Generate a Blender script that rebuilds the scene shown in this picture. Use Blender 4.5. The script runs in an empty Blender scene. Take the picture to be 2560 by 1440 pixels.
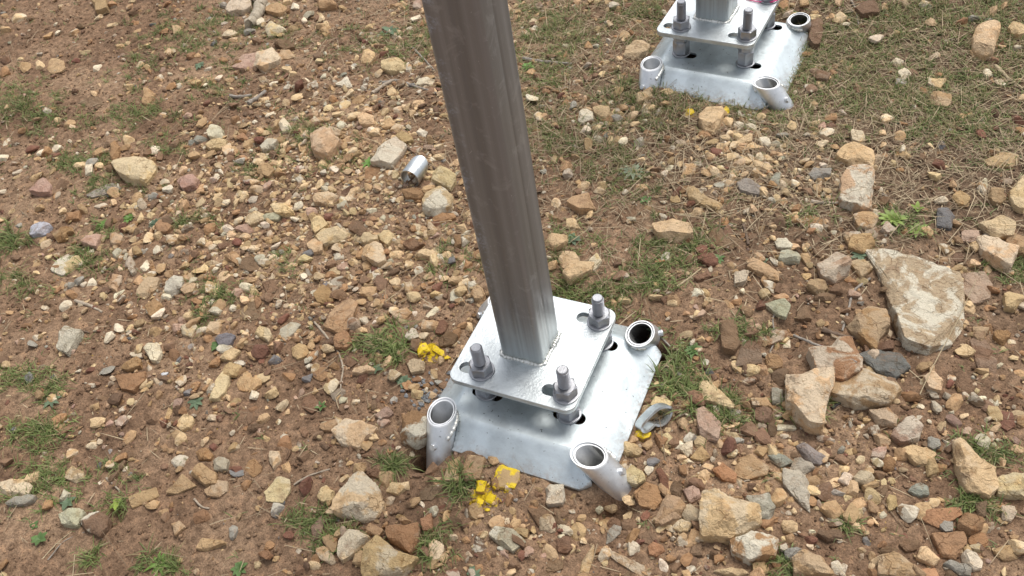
import bpy, bmesh, math, random
import numpy as np
from mathutils import Vector, Matrix, Euler

C = bpy.context.scene.collection
SC = bpy.context.scene
rng = np.random.default_rng(7)
random.seed(7)

# ------------------------------------------------------------------ camera
CAM = np.array([.6715, -1.1238, 1.6965])
CROT = (.745, .1352, .4112)
FPX = 2270.9                       # focal length in pixels of the 2560 wide photograph
cd = bpy.data.cameras.new('camera')
cd.sensor_width = 36.0
cd.lens = 36.0 * FPX / 2560.0
cd.clip_start = .05
cd.clip_end = 500
cam = bpy.data.objects.new('camera', cd)
C.objects.link(cam)
cam.location = CAM
cam.rotation_euler = CROT
SC.camera = cam
RM = np.array(Euler(CROT, 'XYZ').to_matrix())

# ------------------------------------------------------------------ light: bright overcast
SUN_EL, SUN_AZ = math.radians(64), math.radians(72)      # azimuth from +x towards +y
w = bpy.data.worlds.new('World')
SC.world = w
w.use_nodes = True
nt = w.node_tree
nt.nodes.clear()
sky = nt.nodes.new('ShaderNodeTexSky')
sky.sky_type = 'NISHITA'
sky.sun_disc = False
sky.sun_elevation = SUN_EL
sky.sun_rotation = math.radians(90) - SUN_AZ
sky.dust_density = 3.0
sky.air_density = 1.0
hsv = nt.nodes.new('ShaderNodeHueSaturation')
hsv.inputs['Saturation'].default_value = .30
tc = nt.nodes.new('ShaderNodeTexCoord')
cn = nt.nodes.new('ShaderNodeTexNoise')
cn.inputs['Scale'].default_value = 2.2
cn.inputs['Detail'].default_value = 5
cr = nt.nodes.new('ShaderNodeMapRange')
cr.inputs['From Min'].default_value = .3
cr.inputs['From Max'].default_value = .7
cr.inputs['To Min'].default_value = .75
cr.inputs['To Max'].default_value = 1.5
mx = nt.nodes.new('ShaderNodeVectorMath')
mx.operation = 'MULTIPLY'
bg = nt.nodes.new('ShaderNodeBackground')
bg.inputs['Strength'].default_value = .125
wo = nt.nodes.new('ShaderNodeOutputWorld')
nt.links.new(sky.outputs[0], hsv.inputs['Color'])
nt.links.new(tc.outputs['Generated'], cn.inputs['Vector'])
nt.links.new(cn.outputs[0], cr.inputs['Value'])
nt.links.new(hsv.outputs[0], mx.inputs[0])
nt.links.new(cr.outputs[0], mx.inputs[1])
nt.links.new(mx.outputs[0], bg.inputs['Color'])
nt.links.new(bg.outputs[0], wo.inputs['Surface'])
sd = bpy.data.lights.new('sun', 'SUN')
sd.energy = 1.75
sd.angle = math.radians(26)
sd.color = (1, .96, .9)
sun = bpy.data.objects.new('sun', sd)
C.objects.link(sun)
sdir = Vector((math.cos(SUN_EL) * math.cos(SUN_AZ), math.cos(SUN_EL) * math.sin(SUN_AZ), math.sin(SUN_EL)))
sun.rotation_euler = sdir.to_track_quat('Z', 'Y').to_euler()
sun.location = sdir * 10
SC.view_settings.view_transform = 'Standard'
SC.view_settings.look = 'None'
SC.view_settings.gamma = 1
SC.view_settings.exposure = .42

# ------------------------------------------------------------------ helpers
def obj(name, me, mat=None, parent=None):
    if isinstance(me, bmesh.types.BMesh):
        m = bpy.data.meshes.new(name)
        me.to_mesh(m)
        me.free()
        me = m
    if mat is not None and not me.materials:
        me.materials.append(mat)
    o = bpy.data.objects.new(name, me)
    C.objects.link(o)
    if parent is not None:
        o.parent = parent
    return o

def tag(o, label=None, cat=None, group=None, kind=None):
    if label: o['label'] = label
    if cat: o['category'] = cat
    if group: o['group'] = group
    if kind: o['kind'] = kind
    return o

def empty(name, loc, rz=0):
    o = bpy.data.objects.new(name, None)
    o.empty_display_size = .05
    C.objects.link(o)
    o.location = loc
    o.rotation_euler = (0, 0, rz)
    return o

def np_mesh(name, v, f, smooth=False):
    v = np.asarray(v, np.float32)
    f = np.asarray(f, np.int32)
    me = bpy.data.meshes.new(name)
    k = f.shape[1]
    me.vertices.add(len(v))
    me.vertices.foreach_set('co', v.ravel())
    me.loops.add(f.size)
    me.loops.foreach_set('vertex_index', f.ravel())
    me.polygons.add(len(f))
    me.polygons.foreach_set('loop_start', np.arange(0, f.size, k, dtype=np.int32))
    me.polygons.foreach_set('loop_total', np.full(len(f), k, np.int32))
    me.polygons.foreach_set('use_smooth', np.full(len(f), smooth, bool))
    me.update(calc_edges=True)
    return me

def set_col(me, col):
    a = me.color_attributes.new('Col', 'FLOAT_COLOR', 'POINT')
    a.data.foreach_set('color', np.asarray(col, np.float32).ravel())

def unp(u, v, z):
    d = RM @ np.array([(u - 1280) / FPX, -(v - 720) / FPX, -1.])
    return CAM + d * (z - CAM[2]) / d[2]

def to_px(P):
    q = (np.asarray(P) - CAM) @ RM
    return 1280 + FPX * q[..., 0] / -q[..., 2], 720 - FPX * q[..., 1] / -q[..., 2]

def smooth_noise2(n, seed):
    r = np.random.default_rng(seed)
    g = r.random((n, n))
    def f(x, y, s):
        X = np.asarray(x) / s; Y = np.asarray(y) / s
        xi = np.floor(X).astype(int); yi = np.floor(Y).astype(int)
        fx = X - xi; fy = Y - yi
        fx = fx * fx * (3 - 2 * fx); fy = fy * fy * (3 - 2 * fy)
        a = g[xi % n, yi % n]; b = g[(xi + 1) % n, yi % n]
        c = g[xi % n, (yi + 1) % n]; d = g[(xi + 1) % n, (yi + 1) % n]
        return (a * (1 - fx) + b * fx) * (1 - fy) + (c * (1 - fx) + d * fx) * fy - .5
    return f
_n2 = smooth_noise2(256, 3)
_g3 = np.random.default_rng(5).random((32, 32, 32))
def noise3(p, s, off=0.0):
    q = p / s + off
    i = np.floor(q).astype(int); f = q - i
    f = f * f * (3 - 2 * f)
    r = 0
    for dx in (0, 1):
        for dy in (0, 1):
            for dz in (0, 1):
                wgt = (f[:, 0] if dx else 1 - f[:, 0]) * (f[:, 1] if dy else 1 - f[:, 1]) * (f[:, 2] if dz else 1 - f[:, 2])
                r = r + wgt * _g3[(i[:, 0] + dx) % 32, (i[:, 1] + dy) % 32, (i[:, 2] + dz) % 32]
    return r - .5

# footings: (x, y, plate top z, yaw, plate-to-cap gap, cap offset, cap top z)
FOOT = [dict(x=0, y=0, zp=.110, yaw=0, capz=.034, open=.052, off=(.0265, -.028)),
        dict(x=.0674, y=1.3293, zp=.162, yaw=-.0677, capz=.072, open=.085, off=(.034, -.028))]
TILT = math.radians(35)
LEAN = [(-1, -1, .16, -.987), (1, -1, 1, 0), (1, 1, 0, 1), (-1, 1, -1, 0)]     # corner sx, sy, lean direction
def sleeve_axis(F, k):
    """world opening centre and unit axis (downwards) of sleeve k of footing F"""
    sx, sy, lx, ly = LEAN[k]
    lx0, ly0 = F['off'][0] + sx * .1747, F['off'][1] + sy * .1719
    c, s = math.cos(F['yaw']), math.sin(F['yaw'])
    p = np.array([F['x'] + c * lx0 - s * ly0, F['y'] + s * lx0 + c * ly0, F['open']])
    a = np.array([math.sin(TILT) * (c * lx - s * ly), math.sin(TILT) * (s * lx + c * ly), -math.cos(TILT)])
    return p, a

def holes(x, y):
    h = 0
    for (u, v, d, r) in ((1545, 1262, .045, .034), (1500, 1262, .045, .028), (1054, 1140, .17, .026), (1645, 880, .09, .026), (1585, 235, .02, .02),
                         (2400, 205, .03, .03), (270, 1280, .03, .03), (1960, 850, .02, .05), (2250, 800, .025, .06)):
        p = HP[(u, v)]
        h = h - d * np.exp(-(((x - p[0]) ** 2 + (y - p[1]) ** 2) / r ** 2) ** 1.5)
    return h
HP = {}
for (u, v) in ((1545, 1262), (1500, 1262), (1054, 1140), (1645, 880), (1585, 235), (2400, 205), (270, 1280), (1960, 850), (2250, 800)):
    HP[(u, v)] = unp(u, v, 0.028 * (.2 if v > 700 else 1.2) * (1 if v < 700 else 0))

def ground_h(x, y):
    x = np.asarray(x, float); y = np.asarray(y, float)
    h = .028 * np.clip(y, -3, 8) + .028 * _n2(x + 31, y + 17, .55) + .014 * _n2(x + 5, y + 9, .17) + .007 * _n2(x + 2, y + 3, .06)
    # flat under each footing
    for F in FOOT:
        d = np.hypot(x - F['x'] - .03, y - F['y'] + .03)
        t = np.clip((d - .20) / .18, 0, 1)
        t = t * t * (3 - 2 * t)
        zf = F['capz'] - .050 + .004 * _n2(x, y, .05)
        h = h * t + zf * (1 - t)
    for (mx_, my_, a_, r_) in ((-.055, -.270, .018, .040), (0.0, -.275, .014, .05), (.09, -.282, .010, .04), (-.02, 1.05, .012, .08)):
        h = h + a_ * np.exp(-((x - mx_) ** 2 + (y - my_) ** 2) / r_ ** 2)
    for (mx_, my_, a_, r_) in ((-.150, -.262, .028, .045), (.275, -.215, .008, .045)):
        h = h - a_ * np.exp(-(((x - mx_) ** 2 + (y - my_) ** 2) / r_ ** 2) ** 1.5)
    return h + holes(x, y)
def gh(x, y): return float(ground_h(x, y))

def unp_g(u, v, dz=0):
    z = 0.0
    for _ in range(5):
        p = unp(u, v, z + dz)
        z = gh(p[0], p[1])
    return unp(u, v, z + dz)

# ------------------------------------------------------------------ materials
def mat(name):
    m = bpy.data.materials.new(name)
    m.use_nodes = True
    n = m.node_tree
    b = n.nodes['Principled BSDF']
    return m, n, b
def N(n, t, **kw):
    x = n.nodes.new(t)
    for k, v in kw.items():
        if k in x.inputs: x.inputs[k].default_value = v
        else: setattr(x, k, v)
    return x
def noise(n, vec, scale, detail=4, rough=.55, dist=0):
    x = N(n, 'ShaderNodeTexNoise')
    x.inputs['Scale'].default_value = scale
    x.inputs['Detail'].default_value = detail
    x.inputs['Roughness'].default_value = rough
    x.inputs['Distortion'].default_value = dist
    n.links.new(vec, x.inputs['Vector'])
    return x.outputs[0]
def ramp(n, src, stops):
    r = N(n, 'ShaderNodeValToRGB')
    while len(r.color_ramp.elements) < len(stops): r.color_ramp.elements.new(.5)
    for e, (p, c) in zip(r.color_ramp.elements, stops):
        e.position = p
        e.color = (*c, 1) if len(c) == 3 else c
    n.links.new(src, r.inputs[0])
    return r.outputs[0]
def rng_node(n, src, a, b, c, d):
    r = N(n, 'ShaderNodeMapRange')
    for i, v in zip(('From Min', 'From Max', 'To Min', 'To Max'), (a, b, c, d)): r.inputs[i].default_value = v
    n.links.new(src, r.inputs['Value'])
    return r.outputs[0]
def mix(n, fac, a, b, mode='MIX'):
    m = N(n, 'ShaderNodeMix', data_type='RGBA', blend_type=mode)
    for s, v in ((m.inputs[0], fac), (m.inputs[6], a), (m.inputs[7], b)):
        if isinstance(v, (int, float)): s.default_value = v
        elif isinstance(v, tuple): s.default_value = (*v, 1)
        else: n.links.new(v, s)
    return m.outputs[2]
def bump(n, b, h, strength, dist):
    x = N(n, 'ShaderNodeBump')
    x.inputs['Strength'].default_value = strength
    x.inputs['Distance'].default_value = dist
    n.links.new(h, x.inputs['Height'])
    n.links.new(x.outputs[0], b.inputs['Normal'])
    return x
def math_n(n, op, a, b):
    m = N(n, 'ShaderNodeMath', operation=op)
    for i, v in enumerate((a, b)):
        if isinstance(v, (int, float)): m.inputs[i].default_value = v
        else: n.links.new(v, m.inputs[i])
    return m.outputs[0]

def spray(n, pos, col):
    """marking paint that fell on whatever lies at these spots"""
    for (u, v_, r_) in ((1212, 1240, .055), (1255, 1215, .035), (1072, 882, .05), (1608, 1085, .03), (1722, 285, .03)):
        c_ = unp_g(u, v_)
        vd = N(n, 'ShaderNodeVectorMath', operation='DISTANCE'); n.links.new(pos, vd.inputs[0]); vd.inputs[1].default_value = tuple(c_)
        k = math_n(n, 'SUBTRACT', rng_node(n, vd.outputs['Value'], 0, r_, .68, .30), noise(n, pos, 75, 5, .75))
        col = mix(n, rng_node(n, k, 0, .06, 0, .9), col, (.62, .43, .01))
    return col

# soil
M_SOIL, n, b = mat('soil')
pos = N(n, 'ShaderNodeNewGeometry').outputs['Position']
c1 = ramp(n, noise(n, pos, 2.6, 6, .6), [(.28, (.145, .088, .055)), (.46, (.262, .166, .103)), (.60, (.35, .236, .150)), (.75, (.39, .25, .145))])
c2 = ramp(n, noise(n, pos, 55, 5, .65), [(.30, (.45, .42, .40)), (.55, (1, 1, 1)), (.78, (1.5, 1.4, 1.3))])
vd = N(n, 'ShaderNodeVectorMath', operation='DISTANCE'); n.links.new(pos, vd.inputs[0]); vd.inputs[1].default_value = (.75, 1.55, 0)
hum = math_n(n, 'ADD', vd.outputs['Value'], math_n(n, 'MULTIPLY', noise(n, pos, 3, 5, .6), .8))
c1 = mix(n, rng_node(n, hum, 1.1, 1.75, .85, 0), c1, (.17, .115, .075))
col = mix(n, 1.0, c1, c2, 'MULTIPLY')
c3 = ramp(n, noise(n, pos, 260, 3, .7), [(.34, (.55, .5, .48)), (.5, (1, 1, 1)), (.72, (1.5, 1.45, 1.35))])
col = mix(n, .8, col, c3, 'MULTIPLY')
n.links.new(spray(n, pos, col), b.inputs['Base Color'])
b.inputs['Roughness'].default_value = .93
b.inputs['Specular IOR Level'].default_value = .2
hh = math_n(n, 'ADD', noise(n, pos, 90, 6, .7), math_n(n, 'MULTIPLY', noise(n, pos, 340, 3, .7), .5))
bump(n, b, hh, 1.0, .006)

# stones: colour of each stone in the mesh attribute Col, alpha = how much pale crust it has
def stone_mat(name, bumpd, fine=1.0):
    m, n, b = mat(name)
    at = N(n, 'ShaderNodeAttribute', attribute_name='Col')
    pos = N(n, 'ShaderNodeNewGeometry').outputs['Position']
    mott = ramp(n, noise(n, pos, 38 * fine, 5, .6, .4), [(.28, (.70, .62, .52)), (.48, (1, 1, 1)), (.72, (1.18, 1.16, 1.12))])
    col = mix(n, .85, at.outputs['Color'], mott, 'MULTIPLY')
    iron = rng_node(n, noise(n, pos, 21 * fine, 4, .6, .6), .58, .72, 0, .38)
    col = mix(n, iron, col, mix(n, 1.0, at.outputs['Color'], (.86, .56, .30), 'MULTIPLY'))
    crust = math_n(n, 'MULTIPLY', rng_node(n, noise(n, pos, 15 * fine, 5, .6, .5), .46, .52, 0, 1), at.outputs['Alpha'])
    col = mix(n, crust, col, mix(n, noise(n, pos, 160, 3), (.60, .53, .40), (.76, .70, .56)))
    speck = ramp(n, noise(n, pos, 330, 2, .7), [(.30, (.62, .56, .5)), (.42, (1, 1, 1)), (1, (1.0, 1, 1))])
    col = mix(n, .8, col, speck, 'MULTIPLY')
    mud = rng_node(n, noise(n, pos, 26 * fine, 5, .65, .3), .56, .70, 0, .6)
    col = mix(n, mud, col, (.26, .155, .09))
    vo = N(n, 'ShaderNodeTexVoronoi', feature='DISTANCE_TO_EDGE'); vo.inputs['Scale'].default_value = 24 * fine
    wp = N(n, 'ShaderNodeVectorMath', operation='ADD'); n.links.new(pos, wp.inputs[0])
    nz = N(n, 'ShaderNodeTexNoise'); nz.inputs['Scale'].default_value = 45; n.links.new(pos, nz.inputs['Vector'])
    sc3 = N(n, 'ShaderNodeVectorMath', operation='SCALE'); n.links.new(nz.outputs['Color'], sc3.inputs[0]); sc3.inputs['Scale'].default_value = .035
    n.links.new(sc3.outputs[0], wp.inputs[1]); n.links.new(wp.outputs[0], vo.inputs['Vector'])
    crack = math_n(n, 'MULTIPLY', rng_node(n, vo.outputs['Distance'], .0, .035, .7, 0), rng_node(n, noise(n, pos, 18, 3), .45, .6, 0, 1))
    col = mix(n, crack, col, mix(n, 1.0, col, (.5, .4, .3), 'MULTIPLY'))
    if 'gravel' in name: col = spray(n, pos, col)
    n.links.new(col, b.inputs['Base Color'])
    b.inputs['Roughness'].default_value = .82
    b.inputs['Specular IOR Level'].default_value = .25
    hh = math_n(n, 'ADD', noise(n, pos, 60, 6, .68), math_n(n, 'MULTIPLY', noise(n, pos, 200, 4, .7), .5))
    hh = math_n(n, 'SUBTRACT', hh, math_n(n, 'MULTIPLY', crack, .3))
    bump(n, b, hh, 1.0, bumpd)
    return m
M_STONE = stone_mat('limestone', .010)
M_GRAVEL = stone_mat('gravel', .005, 1.6)

def N_Z(n):
    g_ = N(n, 'ShaderNodeNewGeometry'); s_ = N(n, 'ShaderNodeSeparateXYZ'); n.links.new(g_.outputs['Normal'], s_.inputs[0])
    return s_.outputs[2]
M_PAINT, n, b = mat('yellow_marking_paint')
pos = N(n, 'ShaderNodeNewGeometry').outputs['Position']
f = rng_node(n, noise(n, pos, 40, 4, .6), .60, .66, 0, 1)
geo = N(n, 'ShaderNodeAttribute', attribute_name='Col')
f = rng_node(n, noise(n, pos, 26, 4, .6), .47, .53, 0, 1)
fac = math_n(n, 'MAXIMUM', math_n(n, 'MULTIPLY', f, geo.outputs['Alpha']), math_n(n, 'MAXIMUM', rng_node(n, noise(n, pos, 90, 4, .7), .56, .60, 0, 1), rng_node(n, math_n(n, 'ADD', N_Z(n), math_n(n, 'MULTIPLY', noise(n, pos, 60, 4), .5)), .25, .55, 1, 0)))
n.links.new(mix(n, fac, mix(n, noise(n, pos, 90, 3), (.55, .37, .0), (.78, .57, .01)), geo.outputs['Color']), b.inputs['Base Color'])
b.inputs['Roughness'].default_value = .6
bump(n, b, noise(n, pos, 120, 5, .65), .8, .003)

def metal(name, base, rough, bscale, bstr, spots=0.0, streak=None, dirt=None, met=1.0):
    m, n, b = mat(name)
    tcn = N(n, 'ShaderNodeTexCoord').outputs['Object']
    m1 = noise(n, tcn, 14, 5, .6, .3)
    lo = tuple(x * .80 for x in base)
    hi = tuple(min(.95, x * 1.1) for x in base)
    col = mix(n, rng_node(n, m1, .35, .65, 0, 1), lo, hi)
    if spots:
        sp = rng_node(n, noise(n, tcn, 130, 2, .5), .695, .73, 0, spots)
        col = mix(n, sp, col, (.10, .10, .09))
    if streak:
        mp = N(n, 'ShaderNodeMapping')
        mp.inputs['Scale'].default_value = (1, 1, .012)
        n.links.new(tcn, mp.inputs['Vector'])
        st = noise(n, mp.outputs[0], 120, 4, .7)
        col = mix(n, rng_node(n, st, .35, .7, 0, 1), mix(n, 1.0, col, streak, 'MULTIPLY'), col)
    if dirt:
        sp3 = N(n, 'ShaderNodeSeparateXYZ'); n.links.new(tcn, sp3.inputs[0])
        dz = math_n(n, 'ADD', sp3.outputs[2], math_n(n, 'MULTIPLY', noise(n, tcn, 30, 5, .7), .05))
        dm = math_n(n, 'MULTIPLY', rng_node(n, dz, dirt[0], dirt[1], 1, 0), rng_node(n, noise(n, tcn, 90, 4, .7), .42, .6, 0, 1))
        col = mix(n, dm, col, (.25, .155, .095))
        n.links.new(math_n(n, 'SUBTRACT', met, math_n(n, 'MULTIPLY', dm, met * .9)), b.inputs['Metallic'])
    else:
        b.inputs['Metallic'].default_value = met
    n.links.new(col, b.inputs['Base Color'])
    r = rng_node(n, noise(n, tcn, 40, 4, .6), .3, .7, rough - .07, rough + .09)
    n.links.new(r, b.inputs['Roughness'])
    bump(n, b, noise(n, tcn, bscale, 3, .6), bstr, .001)
    return m
M_PLATE = metal('galvanised_plate', (.64, .68, .69), .45, 190, .9, .35, met=.8)
M_CAP = metal('galvanised_cap', (.63, .69, .705), .46, 80, .5, .8, dirt=(-.036, .006), met=.78)
M_SLEEVE = metal('zinc_sprayed_pipe', (.76, .775, .785), .42, 300, .5, .4, dirt=(-.10, -.045), met=.85)
M_BORE = metal('pipe_bore_steel', (.50, .50, .49), .45, 200, .4, .3)
M_BOLT = metal('dull_galvanised_bolt', (.42, .425, .445), .46, 260, .6)
M_WELD = metal('weld_metal', (.80, .79, .74), .42, 200, .8)
M_OFFCUT = metal('galvanised_offcut', (.62, .65, .66), .38, 160, .4, .4)
M_RIM = metal('bright_cut_rim', (.86, .87, .87), .5, 200, .4, met=.5)

# post: weathered mill-drawn galvanised tube, streaks run along it, paler towards the foot
M_POST, n, b = mat('weathered_galvanised_tube')
tcn = N(n, 'ShaderNodeTexCoord').outputs['Object']
sep = N(n, 'ShaderNodeSeparateXYZ'); n.links.new(tcn, sep.inputs[0])
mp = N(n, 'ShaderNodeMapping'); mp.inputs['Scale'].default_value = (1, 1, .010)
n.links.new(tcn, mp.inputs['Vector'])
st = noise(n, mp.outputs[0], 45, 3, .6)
st2 = noise(n, mp.outputs[0], 420, 2, .6)
aged = mix(n, rng_node(n, st, .30, .70, 0, 1), (.22, .217, .213), (.33, .328, .325))
aged = mix(n, rng_node(n, st2, .60, .75, 0, .3), aged, (.36, .35, .34))
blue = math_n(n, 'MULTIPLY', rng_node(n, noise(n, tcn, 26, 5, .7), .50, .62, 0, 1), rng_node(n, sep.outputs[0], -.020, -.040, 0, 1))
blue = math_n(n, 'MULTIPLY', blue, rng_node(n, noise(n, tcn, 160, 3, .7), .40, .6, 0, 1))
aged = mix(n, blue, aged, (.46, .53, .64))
scr = rng_node(n, noise(n, tcn, 60, 4, .75, 2.5), .66, .70, 0, .6)
aged = mix(n, scr, aged, (.62, .62, .62))
shade_band = noise(n, mp.outputs[0], 17, 2, .5)  # wide dark streaks: shading of the sunken faces put into the colour
aged = mix(n, rng_node(n, shade_band, .44, .60, .0, .55), aged, (.12, .112, .105))
blot = rng_node(n, noise(n, tcn, 22, 5, .7, .6), .55, .66, 0, .35)
aged = mix(n, blot, aged, (.40, .40, .40))
zedge = math_n(n, 'ADD', sep.outputs[2], math_n(n, 'MULTIPLY', math_n(n, 'SUBTRACT', noise(n, mp.outputs[0], 60, 3), .5), .3))
zf = rng_node(n, zedge, .0, .17, 1, 0)
col = mix(n, zf, aged, (.44, .48, .48))
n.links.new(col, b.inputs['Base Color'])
b.inputs['Metallic'].default_value = .42
n.links.new(rng_node(n, st, .3, .7, .34, .48), b.inputs['Roughness'])
bump(n, b, math_n(n, 'ADD', math_n(n, 'MULTIPLY', st2, .6), math_n(n, 'MULTIPLY', noise(n, tcn, 200, 3), .25)), .35, .001)

def simple(name, col, rough=.8, var=.25, scale=60, bumpd=.002, spec=.3):
    m, n, b = mat(name)
    pos = N(n, 'ShaderNodeNewGeometry').outputs['Position']
    n.links.new(mix(n, noise(n, pos, scale, 4), tuple(c * (1 - var) for c in col), tuple(min(1, c * (1 + var)) for c in col)), b.inputs['Base Color'])
    b.inputs['Roughness'].default_value = rough
    b.inputs['Specular IOR Level'].default_value = spec
    if bumpd: bump(n, b, noise(n, pos, scale * 4, 3), .7, bumpd)
    return m
M_PINK = simple('pink_plastic_tape', (.85, .08, .28), .4, .1)

def attr_mat(name, rough=.6, transl=False):
    m, n, b = mat(name)
    at = N(n, 'ShaderNodeAttribute', attribute_name='Col')
    n.links.new(at.outputs['Color'], b.inputs['Base Color'])
    b.inputs['Roughness'].default_value = rough
    b.inputs['Specular IOR Level'].default_value = .3
    if transl:
        t = N(n, 'ShaderNodeBsdfTranslucent'); n.links.new(at.outputs['Color'], t.inputs['Color'])
        a = N(n, 'ShaderNodeMixShader'); a.inputs[0].default_value = .3
        n.links.new(b.outputs[0], a.inputs[1]); n.links.new(t.outputs[0], a.inputs[2])
        n.links.new(a.outputs[0], n.nodes['Material Output'].inputs['Surface'])
    return m
M_GRASS = attr_mat('green_blades', .55, True)
M_STRAW = attr_mat('dry_straw', .8)
M_LEAF = attr_mat('weed_leaf', .5, True)
M_TWIG, n, b = mat('weathered_twig')
at = N(n, 'ShaderNodeAttribute', attribute_name='Col')
tcn = N(n, 'ShaderNodeNewGeometry').outputs['Position']
n.links.new(mix(n, .9, at.outputs['Color'], ramp(n, noise(n, tcn, 130, 4, .7), [(.3, (.55, .5, .45)), (.6, (1.05, 1.05, 1.05))]), 'MULTIPLY'), b.inputs['Base Color'])
b.inputs['Roughness'].default_value = .85
bump(n, b, noise(n, tcn, 300, 3), .7, .002)

# ------------------------------------------------------------------ ground: one sheet to the horizon
def axis(a, b, step, far):
    mid = np.arange(a, b + 1e-9, step)
    g = step * 1.25 ** np.arange(1, 44)
    out = np.cumsum(g)
    out = out[out < far]
    return np.concatenate([a - out[::-1], mid, b + out])
gx = axis(-3.15, 1.4, .006, 150)
gy = axis(-1.15, 2.35, .006, 150)
X, Y = np.meshgrid(gx, gy, indexing='ij')
Z = ground_h(X, Y)
crumb = (_n2(X * 1 + 7, Y + 3, .021) * .006 + _n2(X + 1, Y + 8, .0105) * .004)
fade = ((X > -3.2) & (X < 1.45) & (Y > -1.2) & (Y < 2.4))
Z = Z + np.where(fade, crumb, 0)
V = np.stack([X, Y, Z], -1).reshape(-1, 3)
nx, ny = len(gx), len(gy)
i = np.arange(nx - 1)[:, None] * ny + np.arange(ny - 1)[None]
Fq = np.stack([i, i + ny, i + ny + 1, i + 1], -1).reshape(-1, 4)
fc = V[Fq].mean(1)
keep = np.ones(len(Fq), bool)
for F in FOOT:                     # the driven pipes have displaced the soil inside them
    for k in range(4):
        p, a = sleeve_axis(F, k)
        dv = fc - p
        al = dv @ a
        dist = np.linalg.norm(dv - al[:, None] * a, axis=1)
        keep &= ~((dist < .0295) & (al < .3))
ground = obj('ground', np_mesh('ground', V, Fq[keep], True), M_SOIL)
tag(ground, 'reddish brown stony soil', 'ground', kind='structure')

# ------------------------------------------------------------------ steel footings
def lathe(prof, seg=32, close=True):
    """prof: list of (r, z)"""
    bm = bmesh.new()
    rings = []
    for r, z in prof:
        rings.append([bm.verts.new((r * math.cos(2 * math.pi * k / seg), r * math.sin(2 * math.pi * k / seg), z)) for k in range(seg)])
    for a, c in zip(rings, rings[1:]):
        for k in range(seg):
            bm.faces.new((a[k], a[(k + 1) % seg], c[(k + 1) % seg], c[k]))
    if close:
        if prof[0][0] > 1e-6: bm.faces.new(rings[0][::-1])
        if prof[-1][0] > 1e-6: bm.faces.new(rings[-1])
    bm.normal_update()
    return bm

def smooth(me_or_o, ang=35):
    me = me_or_o.data if hasattr(me_or_o, 'data') else me_or_o
    me.polygons.foreach_set('use_smooth', np.ones(len(me.polygons), bool))
    me.set_sharp_from_angle(angle=math.radians(ang))

def rrect(hx, hy, r, seg=8):
    pts = []
    for cx, cy, a0 in ((hx - r, hy - r, 0), (-hx + r, hy - r, 90), (-hx + r, -hy + r, 180), (hx - r, -hy + r, 270)):
        for k in range(seg + 1):
            a = math.radians(a0 + 90 * k / seg)
            pts.append((cx + r * math.cos(a), cy + r * math.sin(a)))
    return pts
def slot(cx, cy, hl, r, seg=10):
    pts = []
    for s, a0 in ((1, -90), (-1, 90)):
        for k in range(seg + 1):
            a = math.radians(a0 + 180 * k / seg)
            pts.append((cx + s * (hl - r) + r * math.cos(a), cy + r * math.sin(a)))
    return pts
def plate_mesh(name, outline, holes_, thick, bevel):
    """flat plate with holes, centred on z=0"""
    cu = bpy.data.curves.new(name, 'CURVE')
    cu.dimensions = '2D'
    cu.fill_mode = 'BOTH'
    cu.extrude = thick / 2 - bevel
    cu.bevel_depth = bevel
    cu.bevel_resolution = 2
    cu.offset = -bevel
    for pts in [outline] + holes_:
        sp = cu.splines.new('POLY')
        sp.points.add(len(pts) - 1)
        for q, (x, y) in zip(sp.points, pts): q.co = (x, y, 0, 1)
        sp.use_cyclic_u = True
    o = bpy.data.objects.new(name, cu)
    C.objects.link(o)
    dg = bpy.context.evaluated_depsgraph_get()
    me = bpy.data.meshes.new_from_object(o.evaluated_get(dg))
    me.name = name
    bpy.data.objects.remove(o)
    me.materials.clear()
    return me

def cap_ring(h, z, F, N_=240):
    """outline of the pressed cap at half size h, height z (local), notched round the four sleeves"""
    pts = []
    dz = F['open'] - z                        # depth below sleeve opening
    for k in range(N_):
        th = 2 * math.pi * (k + .5) / N_
        dx, dy = math.cos(th), math.sin(th)
        nrm = (abs(dx) ** 14 + abs(dy) ** 14) ** (1 / 14)
        r = h / nrm
        for sx, sy, lx, ly in LEAN:
            cx = sx * .1747 + lx * math.tan(TILT) * dz
            cy = sy * .1719 + ly * math.tan(TILT) * dz
            if dx * sx > 0 and dy * sy > 0:
                lim = (abs(cx) + abs(cy) + .012) / (abs(dx) + abs(dy))
                if r > lim: r = lim
                bq = dx * cx + dy * cy
                cc = cx * cx + cy * cy - .0345 ** 2
                disc = bq * bq - cc
                if disc > 0: r = min(r, bq - math.sqrt(disc))
        pts.append((r * dx, r * dy))
    return pts

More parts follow.
